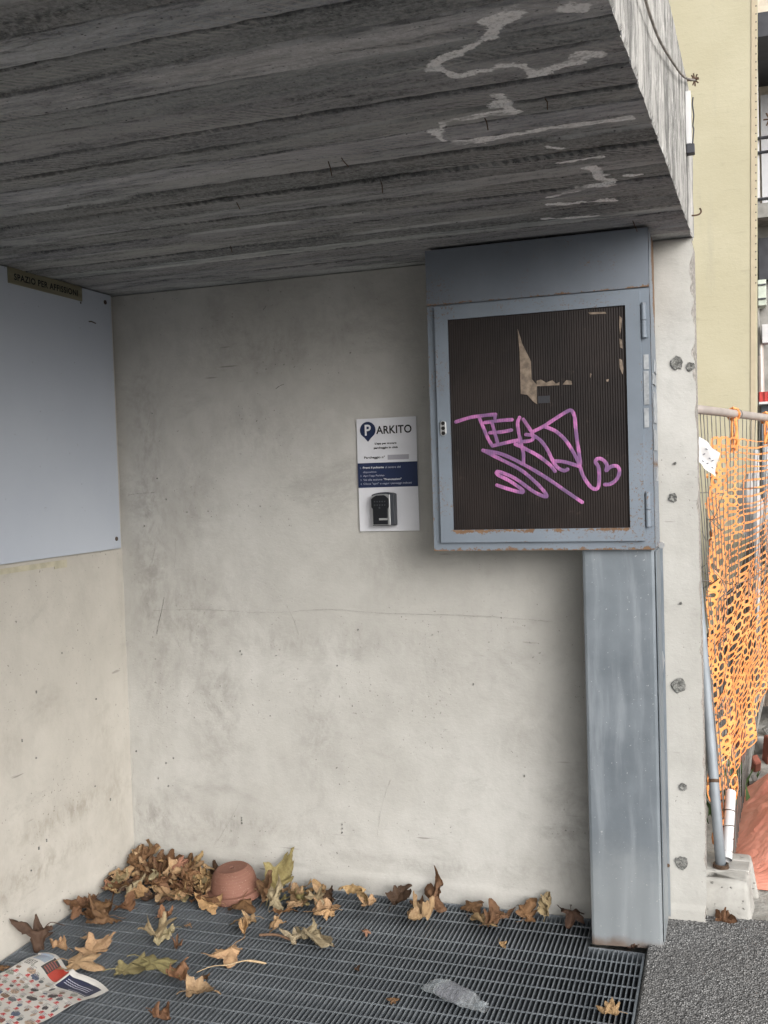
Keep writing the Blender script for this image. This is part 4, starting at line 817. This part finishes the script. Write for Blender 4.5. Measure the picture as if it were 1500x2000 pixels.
rect(84, 112, 166, 182, (.37, .40, .315)); word('14.90', 86, 168, 2, (.03, .03, .03)); word('19', 40, 190, 2, (.03, .03, .03))
N0, N1, N2_, N3 = [Vector((*p, 0)) for p in NEWS]
ux = (N1-N0); uy = (N3-N1).normalized()*.42
def flyer(u, t):
    p = N0+ux*u+uy*t; ridge = math.exp(-((u-.55)/.035)**2)*max(0, 1-t*2.6)
    z = .006+.007*max(0, 1-t*3)*(.5+.5*sin(u*11+.5))+.007*ridge+.004*sin(u*5+t*9)+.003*sin(t*17+u*4)
    if t < .03: z += .004
    p = p - uy.normalized()*(.012*sin(u*9)*max(0, 1-t*2)); return (p.x, p.y, max(.003, z))
me = grid('flyer', NU, NV, flyer, True)
ca_ = me.color_attributes.new('print', 'FLOAT_COLOR', 'CORNER'); buf = []
for j in range(NV):
    for i in range(NU): buf += [*IMG[i][j], 1]*4
ca_.data.foreach_set('color', buf)
o = link('flyer', me, MAT_NEWS); tag(o, 'colourful supermarket flyer spread on the grating by the left wall', 'flyer')

# ------------------------------------------------------------------ crushed clear plastic bottle
def clearmat(name, k0, k1, col, ro=.12, sp=.6):
    m = M(name, ro, 0, sp)
    tr = m.t.nodes.new('ShaderNodeBsdfTransparent'); tr.inputs[0].default_value = (.93, .95, .96, 1); mixn = m.t.nodes.new('ShaderNodeMixShader')
    m.color(m.mix(m.ramp(m.noise(40, 4), .3, .7), tuple(x*.75 for x in col), col)); lw_ = m.t.nodes.new('ShaderNodeLayerWeight'); lw_.inputs[0].default_value = .35
    bmp = m.t.nodes.new('ShaderNodeBump'); bmp.inputs['Strength'].default_value = .5; bmp.inputs['Distance'].default_value = .005
    m.L(m.noise(38, 4, .55), bmp.inputs['Height']); m.L(bmp.outputs[0], m.b.inputs['Normal']); m.L(bmp.outputs[0], lw_.inputs['Normal'])
    m.L(m.addm(m.mul(lw_.outputs['Facing'], k1), k0), mixn.inputs[0]); m.L(tr.outputs[0], mixn.inputs[1]); m.L(m.b.outputs[0], mixn.inputs[2])
    m.L(mixn.outputs[0], m.t.nodes['Material Output'].inputs[0]); return m.m
MAT_CLEAR = clearmat('clear_plastic', .06, .38, (.78, .80, .82))
pbt = empty('plastic_bottle', 'crushed clear plastic bottle lying on the grating', 'bottle', (1.388, -.600, .002), rot=(0, 0, R(-27))); pbt.scale = (.92, .85, .85)
def bottle(x0, x1, prof, n=40):
    def g(u, t):
        x = x0+u*(x1-x0); a = 2*pi*t; w, h = prof(u); q_ = .35 if w == .0425 else 1; cr = q_*.006*nz(u*9, cos(a)*2, sin(a)*2)+q_*.004*nz(u*24, cos(a)*4, sin(a)*4)
        return (x+.3*cr, (w+cr)*cos(a), max(.002, h*.5*(1+sin(a))+cr*1.2+.002))
    return grid('bottle', n, 40, g, True)
def pr_body(u):
    k = sin(min(1, u*6)*pi/2); k2 = 1 if u < .72 else 1-.70*((u-.72)/.28)
    return (.040*k*k2+.002, (.020+.006*sin(u*12))*k2+.004)
link('body', bottle(-.085, .085, pr_body), MAT_CLEAR, pbt)
link('neck', bottle(.082, .108, lambda u: (.0135+.002*(u > .4), .024)), MAT_CLEAR, pbt)
link('base_fold', bottle(-.118, -.07, lambda u: (.034+.010*sin(u*3), .010+.016*u)), MAT_CLEAR, pbt)
link('label_sleeve', bottle(-.055, .03, lambda u: (.0425, .032)), clearmat('bottle_label', .42, .1, (.26, .26, .29), .45, .25), pbt)

# ------------------------------------------------------------------ site fence
fe = empty('site_fence', 'leaning metal site fence panel beyond the wall end', 'fence', (2.062, .17, .13))
f0 = Vector(fe.location)
def lerp(a, b2, t): return Vector(a)*(1-t)+Vector(b2)*t
BOT = ((0, (2.062, .17, .135)), (.08, (2.10, .42, .06)), (1, (2.315, 3.57, .05))); TOP = ((0, (1.955, .75, 1.612)), (.08, (2.035, .88, 1.632)), (.3, (2.287, 1.8, 1.632)), (1, (2.95, 4.6, 1.68)))
def poly(T, s):
    for (a, p), (c, q) in zip(T, T[1:]):
        if s <= c or c == T[-1][0]: return lerp(p, q, (s-a)/(c-a))
def fs(s, t): return lerp(poly(BOT, s), poly(TOP, s), t)
def inF(mb, name, mat, **k): mb.v = [tuple(Vector(p)-f0) for p in mb.v]; return mb.build(name, mat, fe, **k)
inF(MB().tube([fs(0, t/8*.97) for t in range(9)], .0165, 14), 'end_post', MAT_POLE, smooth=True)
inF(MB().tube([fs(.0, .165), fs(.0, .172)], .0175, 14), 'post_joint', MAT_RUSTWIRE)
inF(MB().tube([Vector((1.96, .607, 1.632))]+[fs(.08+.92*s/40, 1) for s in range(0, 41)], .017, 12), 'top_rail', MAT_RAIL, smooth=True)
ns = 52
for k in range(ns):
    s = .015+.985*(k/ns)**1.35; jt = .006*nz(k, 1)
    P = [fs(s+jt*sin(t/12*pi)+.010*nz(k*.8, t*.45)*(1-t/14), t/12) + Vector((.012*nz(k*.5, t*.3, 4), .02*nz(k*.4, t*.3, 8), 0))*sin(t/12*pi) for t in range(13)]
    inF(MB().tube(P, .0017, 4, False), 'wire', MAT_WIRE)
for t in (.30, .56, .80): inF(MB().tube([fs(s/30, t+.01*nz(s*.4, t)) for s in range(31)], .0018, 4, False), 'wire', MAT_WIRE)
mb = MB()
for k in range(14):
    s0 = rnd.uniform(.01, .10); t0 = rnd.uniform(.45, .80); q = fs(s0, t0); mb.tube(spline([q, q+Vector((rnd.uniform(-.03, .05), rnd.uniform(-.1, .1), rnd.uniform(-.06, .06))), q+Vector((rnd.uniform(-.05, .08), rnd.uniform(-.2, .2), rnd.uniform(-.16, .10)))], 4), .0016, 4, False)
inF(mb, 'loose_wire', MAT_WIRE)
for k in range(7):
    a = k*.9; c0 = Vector((2.062, .165, .137)); mb = MB(); mb.tube(spline([c0+Vector((.024*cos(a+q*1.5), .024*sin(a+q*1.5), .004*k*.5+.01*nz(k, q))) for q in range(6)], 4), .0013, 4, False); inF(mb, 'tie_wire', MAT_RUSTWIRE)
for (s, t) in ((.175, 1.0), (.30, 1.0)):
    q = fs(s, t); mb = MB()
    for dx in (-.02, .02): mb.tube([q+Vector((dx*.3+.021*cos(a*.7), dx, .021*sin(a*.7))) for a in range(10)], .0014, 4, False)
    inF(mb, 'tie_wire', MAT_WIRE)
# orange safety net: cells with rounded holes on a crumpled sheet
NC, NRr = 21, 46; GT = {}
def netp(i, j):
    k = (i, j)
    if k in GT: return GT[k]
    f_ = i/NC; tm = .02+.26*f_; t = tm+(.935-tm)*j/NRr; lo = 1-t
    sl_ = .012+.105*max(0, (t-.18))**.9 if t < .75 else .012+.105*.60+.10*(t-.75)
    sl_ += .012*nz(j*.35, 2)
    s = sl_+(1.0-sl_)*f_**1.15
    s += .012*nz(i*.5, j*.35, 1)*(lo+.2)
    p = fs(s, t+.012*nz(i*.3, j*.5, 5)+.010*sin(i*.6)*lo); amp = .026*lo+.010
    q = Vector((2.052+.215*f_**.9-.02*t, .30+.75*f_+.35*t, .14+1.42*t))          # slack skirt sagging away from the mesh
    w = max(0, min(1, (.62-t)/.25)); w = w*w*(3-2*w); p = p.lerp(q, w*.8)
    p += Vector((-.5*amp+amp*nz(i*.5, j*.28, 11)*1.2, amp*2.2*nz(i*.45, j*.3, 15)-.02, .03*nz(i*.5, j*.3, 19)*lo))
    GT[k] = p; return p
v = []; f = []
def hole(a, b2, c, d, hu, hv, sq=.62):
    n0 = len(v); K = 12; O = []; I = []
    for k in range(K):
        an = 2*pi*k/K+pi/4*0; x, y = cos(an), sin(an); mmx = max(abs(x), abs(y)); O.append((x/mmx, y/mmx)); pw = (abs(x)**3+abs(y)**3)**(1/3); I.append((x/pw*hu, y/pw*hv))
    def bl(u, w): u = (u+1)/2; w = (w+1)/2; return a*(1-u)*(1-w)+b2*u*(1-w)+c*u*w+d*(1-u)*w
    v.extend(bl(*o) for o in O); v.extend(bl(*o) for o in I)
    for k in range(K): f.append((n0+k, n0+(k+1) % K, n0+K+(k+1) % K, n0+K+k))
for j in range(NRr):
    t = j/NRr
    for i in range(NC):
        a, b2, c, d = netp(i, j), netp(i+1, j), netp(i+1, j+1), netp(i, j+1)
        q = nz(i*.5, j*.5, 33)
        if q > .62 and t < .5: continue
        hu = .78+.14*nz(i*1.3, j*1.7, 3); hv = .68+.16*nz(i*.7, j*.7, 4)
        if t > .60 and i > 2:
            hv = .74; hu = .88 if i % 4 == 3 else 1.0
            if hu == 1.0:
                n0 = len(v); e = .13; v.extend([a, b2, b2.lerp(c, e), a.lerp(d, e), d.lerp(a, e), c.lerp(b2, e), c, d]); f.append((n0, n0+1, n0+2, n0+3)); f.append((n0+4, n0+5, n0+6, n0+7)); continue
        if i < 2: hu *= .75; hv *= .8+.3*nz(i*2, j)
        if i < 12 and t < .62 and nz(i*.4, j*.3, 60) > .25: hu *= .6; hv *= .65
        hole(a, b2, c, d, max(.15, min(.93, hu)), max(.15, min(.9, hv)))
me = pydata('safety_net', v, f, False); net = link('safety_net', me, MAT_NET)
sm = net.modifiers.new('thick', 'SOLIDIFY'); sm.thickness = .0012; sm.offset = 0
tag(net, 'crumpled orange plastic safety net tied along the site fence', 'safety net')
# twisted ends of the net tied up to the rail
mb = MB()
for (s, dz) in ((.175, .13), (.30, .10)):
    q = fs(s, 1)+Vector((-.01, -.02, -.005))
    for k in range(5):
        mb.tube(spline([q+Vector((.008*cos(k), .02*sin(k*1.7), 0)), q+Vector((.012*cos(k*2), .015*sin(k*2), -dz*.5)), q+Vector((.01*cos(k), .05*sin(k*1.3), -dz*1.15))], 4), [.007, .006, .005, .005, .005, .006, .006, .005, .004], 5)
    mb.tube([q+Vector((.024*cos(a*.8), .012*(a % 2)-.006, .026*sin(a*.8)+.004)) for a in range(9)], .006, 5)
for k in range(26):                               # loose bunched strand down the near edge
    t0 = .93-k*.022; a = netp(0, int((t0-.02)/.915*NRr)); b2 = netp(1, max(0, int((t0-.02)/.915*NRr)-1))
    mb.tube(spline([a, a.lerp(b2, .5)+Vector((-.01+.012*nz(k, 1), .02*nz(k, 2), .012*nz(k, 3))), b2+Vector((-.012, 0, -.01))], 3), .0042, 4)
ob = mb.build('net_knot', MAT_NET, net); ob['kind'] = 'stuff'
# paper notice caught in the wires, orange scrap below it
pn = empty('paper_notice', 'creased white paper notice caught in the fence wires beside the wall end', 'notice', (2.040, .62, 1.452))
def paper(u, t):
    x = (u-.5)*.10; z = (t-.5)*.085; return (x*.62+z*.18+.004*sin(u*9+t*5), x*.4+.004*sin(t*6), z-.62*x)
link('sheet', grid('sheet', 20, 14, paper, True), MAT_PAPER, pn)
for k in range(7):
    u = .35+.2*(k % 3)+.03*nz(k, 2); t = .25+.25*(k//3); p = Vector(paper(u, t)); MB().tube([p+Vector((-.003, -.005, .0)), p+Vector((.003, -.003, -.005+.008*(k % 2)))], .0013, 4).build('scribble', MAT_NAVY, pn)
sc_ = MB(); 
for k in range(14):
    q = Vector((2.036+.012*nz(k, 1), .50+.05*nz(k, 5)+.004*k, 1.385+.035*nz(k, 8))); sc_.tube([q, q+Vector((.014*nz(k, 2)+.006, .03*nz(k, 3), .03*nz(k, 4)))], .008, 5)
tag(sc_.build('net_scrap', MAT_NET), 'orange scrap of netting knotted under the paper notice', 'net scrap')
# concrete foot
ft = empty('fence_foot', 'pale cast concrete fence foot with a round hole beside the wall end', 'fence foot', (2.06, .06, .012), rot=(0, 0, 0))
b = MB()
b.add([(-.10,-.006,0),(.090,-.006,0),(.078,.004,.125),(-.10,.004,.125), (-.10,.105,0),(.104,.105,0),(.088,.10,.125),(-.10,.10,.125)], [(0,1,2,3),(1,5,6,2),(5,4,7,6),(4,0,3,7),(0,4,5,1),(3,2,6,7)])
o = b.build('front_leg', MAT_FOOT, ft, bevel=.012, seg=3, smooth=True)
b = MB(); b.add([(-.10,.175,0),(.118,.175,0),(.098,.175,.125),(-.10,.175,.125), (-.10,.26,0),(.112,.255,0),(.094,.245,.125),(-.10,.245,.125)], [(0,1,2,3),(1,5,6,2),(5,4,7,6),(4,0,3,7),(0,4,5,1),(3,2,6,7)])
b.build('rear_leg', MAT_FOOT, ft, bevel=.010, seg=3, smooth=True)
b = MB(); b.add([(-.10,.099,.055),(.086,.099,.055),(.086,.099,.1235),(-.10,.099,.1235), (-.10,.18,.055),(.090,.18,.055),(.092,.18,.1235),(-.10,.18,.1235)], [(0,1,2,3),(1,5,6,2),(5,4,7,6),(4,0,3,7),(0,4,5,1),(3,2,6,7)])
b.build('bridge', MAT_FOOT, ft, bevel=.004)
cut = MB().tube([(-.028, .040, .06), (-.028, .040, .2)], .019, 24).build('socket_cutter', MAT_FOOT, ft)
leg_ = [c for c in ft.children if c.name.startswith('front_leg')][0]
bo = leg_.modifiers.new('hole', 'BOOLEAN'); bo.operation = 'DIFFERENCE'; bo.object = cut; bpy.context.view_layer.update()
leg_me = bpy.data.meshes.new_from_object(leg_.evaluated_get(bpy.context.evaluated_depsgraph_get())); leg_.modifiers.clear(); leg_.data = leg_me; bpy.data.objects.remove(cut)
MB().lathe([(0, .0), (.0185, .0)], (-.028, .040, .0605), 20).build('socket_floor', MAT_MORTAR, ft)
# rolled paper tube tied to the mesh
rp = empty('paper_tube', 'white rolled tube tied with wire to the foot of the fence', 'tube', (2.080, .20, .150))
b = MB(); ax = Vector((.016, .20, .16)); pr2 = [ax*q for q in (0, .25, .5, .75, 1.0)]; b.tube(pr2, .0165, 16, False); b.tube(pr2, .0145, 16, False); b.build('sleeve', MAT_PAPER, rp, smooth=True)
MB().tube([ax*.06, ax*.10], .0144, 14).build('dark_inside', MAT_DARK, rp)
for q in (.12, .30, .47, .7): MB().tube([ax*q+Vector((.0178*cos(a*.7), .0178*sin(a*.7)*.86, -.0178*sin(a*.7)*.5+.004*sin(a*.35+q*9))) for a in range(10)], .0015, 4).build('tie_wire', MAT_RUSTWIRE, rp)
# tarp over a pile
def tarp(u, t):
    x = 2.085+.75*u; y = .30+1.05*t; e = min(u*3.2, 1)*min(t*2.6, 1)*min((1-t)*5, 1)
    z = .015+.17*max(0, e)**.7*(.75+.25*sin(u*6)) + .045*fbm(x*4, y*2.6, 2)*e + .07*abs(nz(x*8+y*3, y*2, 5))*e + .03*abs(nz(x*15-y*5, y*4, 9))*e + .018*abs(nz(x*22+y*9, y*7, 3))*e - .035*abs(fbm(x*5-y*4, y*5, 4))*e
    z += .05*e*abs(sin((x*1.4-y*.8)*8+2.5*nz(x*3, y*3, 6)))*(.4+.6*abs(nz(x*2, y*2, 8)))
    x += -.02*t+.03*nz(y*3, 2)*(1-u)
    return (x, y, max(.022, z))
tag(link('salmon_tarp', grid('salmon_tarp', 130, 160, tarp, True), MAT_TARP), 'salmon red plastic tarpaulin heaped on the ground behind the fence', 'tarpaulin')
tag(MB().tube([(2.175, 1.20, .10), (2.19, 1.19, .115), (2.185, 1.21, .13)], .012, 8).build('pebble', MAT_CONC), 'small grey stone on the top fold of the tarpaulin', 'stone')

# ------------------------------------------------------------------ yellow building and what stands behind the fence
yh = empty('yellow_building', 'plain yellow rendered building rising behind the canopy', 'building', (-1, 4.5, 0))
EX = 2.283
b = MB(); b.add([(-6,4.5,-.1),(EX,4.5,-.1),(EX+.0185*11,4.5,11),(-6,4.5,11),(-6,5.6,-.1),(EX,5.6,-.1),(EX+.0185*11,5.6,11),(-6,5.6,11)], [(0,1,2,3),(1,5,6,2),(5,4,7,6),(4,0,3,7),(3,2,6,7)])
b.v = [tuple(Vector(p)-Vector(yh.location)) for p in b.v]; b.build('rendered_wall', MAT_YELLOW, yh)
b = MB(); b.add([(EX-.030,4.494,.9),(EX+.004,4.494,.9),(EX+.004+.0185*11,4.494,11.0),(EX-.030+.0185*11,4.494,11.0),(EX-.030,4.4995,.9),(EX+.004,4.4995,.9),(EX+.004+.0185*11,4.4995,11.0),(EX-.030+.0185*11,4.4995,11.0)], [(0,1,2,3),(1,5,6,2),(4,0,3,7),(0,4,5,1)])
b.v = [tuple(Vector(p)-Vector(yh.location)) for p in b.v]; b.build('corner_bead', simple('bead_beige', (.42, .36, .26), .8, var=.06), yh)
b = MB()
for k in range(70):
    z = 2.7+k*.055; x = EX-.010+.0185*z; b.box(x-.004, x+.004, 4.4925, 4.4945, z, z+.008)
b.v = [tuple(Vector(p)-Vector(yh.location)) for p in b.v]; o = b.build('bead_holes', MAT_IRON, yh); o['kind'] = 'stuff'
# apartment building behind: balcony bay, boxes, pipes, shutter
ah = empty('apartment_building', 'apartment house sliver with balcony and railings right of the yellow wall', 'building', (2.4, 6.2, 0))
def inA(mb, name, mat, **k): mb.v = [tuple(Vector(p)-Vector((2.4, 6.2, 0))) for p in mb.v]; return mb.build(name, mat, ah, **k)
inA(MB().box(1.2, 8, 7.2, 7.6, 0, 13), 'rear_facade', MAT_CREAM)
inA(MB().box(2.0, 8, 6.0, 7.2, 3.50, 3.62), 'balcony_slab', MAT_CONC)
inA(MB().box(2.0, 8, 6.0, 7.2, 5.0, 5.20), 'balcony_slab', MAT_IRON)
inA(MB().box(2.36, 2.415, 6.05, 6.12, 3.62, 5.0), 'balcony_post', MAT_PAPER)
for z in (4.05, 4.17, 3.66): inA(MB().tube([(2.3, 6.03, z), (8, 6.03, z)], .014, 6), 'rail', MAT_IRON)
inA(MB().box(2.47, 3.3, 7.14, 7.198, 3.62, 4.9), 'balcony_door', MAT_WHITE)
mb = MB()
for a in range(6): mb.tube([(2.50, 6.03, 4.32), (2.50+.05*cos(a*pi/3), 6.03, 4.32+.06*sin(a*pi/3))], .007, 5)
inA(mb, 'railing_ornament', MAT_RUSTWIRE)
inA(MB().box(2.33, 8, 6.35, 6.42, 0, 3.5), 'ground_floor_wall', MAT_CONC)
inA(MB().box(2.40, 2.60, 6.25, 6.34, 3.02, 3.38), 'recess_shadow_panel', MAT_IRON)  # dark panel standing in for the shade below the balcony slab
inA(MB().box(2.385, 2.452, 6.12, 6.33, 2.78, 3.0), 'meter_box', MAT_PALEGREEN, bevel=.004)
for z in (2.83, 2.95): inA(MB().box(2.38, 2.45, 6.108, 6.119, z, z+.012), 'box_strap', MAT_IRON)
inA(MB().box(2.412, 2.47, 6.14, 6.30, 2.46, 2.62), 'small_box', MAT_PAPER, bevel=.004)
inA(MB().tube(spline([(2.385, 6.2, 2.78), (2.386, 6.2, 2.6), (2.392, 6.2, 2.5), (2.393, 6.2, 2.36)], 4), .012, 8), 'cable_conduit', MAT_CONC)
inA(MB().tube([(2.40, 6.22, .2), (2.40, 6.22, 2.5)], .028, 12), 'drain_pipe', MAT_RAIL)
inA(MB().box(2.372, 3.4, 5.95, 6.2, 1.945, 2.03), 'red_fascia', MAT_RED)
for k in range(24): inA(MB().box(2.376+k*.040, 2.384+k*.040, 5.938, 5.9495, 1.95, 2.026), 'fascia_rib', MAT_RED)
inA(MB().box(2.372, 3.4, 5.93, 6.22, 1.925, 1.9445), 'white_trim', MAT_PAPER)
inA(MB().box(2.395, 3.4, 6.10, 6.14, .1, 1.924), 'shutter', MAT_SHUT)
# white posts inside the site
for (x, y, r_, h_, lab) in ((2.262, 2.9, .017, 1.50, 'slim white post standing behind the orange net, nearer the yellow wall'), (2.335, 3.3, .02, 1.62, 'thicker white post behind the orange net at the right')):
    tag(MB().tube([(x-.012, y, 0), (x, y, h_)], r_, 10).build('white_post', MAT_PAPER, smooth=True), lab, 'post', 'white posts behind the fence')
def sheet(u, t):
    w = (.05+.13*sin(min(1, t*1.1)*pi)); return (2.235+w*(u-.5)+.01*sin(t*7), 3.5+.05*sin(u*6+t*3), .95+t*.42)
tag(link('white_sheet', grid('white_sheet', 10, 16, sheet, True), MAT_PAPER), 'torn white plastic sheet hanging behind the orange net', 'sheet')
# rubble heap sloping up against the yellow wall
def rub(u, t):
    x = 1.75+1.1*u; y = 2.6+1.8*t; d = max(0, min(1, (x-1.84)/.5)); base = 1.15*d*min(1, t*2.2+.12)
    return (x, y, -.03+base*(.86+.25*fbm(x*5, y*4, 6))+.05*nz(x*14, y*12)+.02*nz(x*40, y*30))
tag(link('rubble_heap', grid('rubble_heap', 90, 90, rub, False), MAT_RUBBLE), 'brown heap of earth and rubble sloping up behind the orange net', 'rubble heap')
for k in range(30):
    t = rnd.random(); x = rnd.uniform(1.98, 2.42); y = rnd.uniform(1.2, 2.9); z = max(0, rub((x-1.75)/1.1, (y-2.6)/1.8)[2]) if y > 2.6 else .02
    s = rnd.uniform(.03, .08); Mx = Matrix.Translation((x, y, z+s*.5)) @ Euler((rnd.random()*3, rnd.random()*3, rnd.random()*3)).to_matrix().to_4x4()
    mb = MB(); mb.box(-s, s, -s*.5, s*.5, -s*.35, s*.35, Mx); red = k % 3 == 0
    lab = 'broken red brick lying in the debris behind the orange net' if red else 'broken concrete lump lying in the debris behind the orange net'
    tag(mb.build('broken_brick' if red else 'concrete_lump', MAT_BRICK if red else MAT_CONC, bevel=.006, seg=1), lab, 'brick' if red else 'rubble', 'red brick pieces in the debris' if red else 'concrete lumps in the debris')
mb = MB()
for k in range(60):
    q = Vector((rnd.uniform(2.0, 2.2), rnd.uniform(.9, 1.5), .02)); a = rnd.random()*6.28; h_ = rnd.uniform(.04, .16); w = .009
    d = Vector((cos(a), sin(a), 0)); p1 = q+d*h_*.3+Vector((0, 0, h_*.6)); p2 = q+d*h_*.6+Vector((0, 0, h_)); n_ = Vector((-d.y, d.x, 0))*w
    mb.add([q-n_*.2, q+n_*.2, p1+n_, p1-n_, p2], [(0, 1, 2, 3), (3, 2, 4)])
tag(mb.build('weeds', MAT_GREEN), kind='stuff')
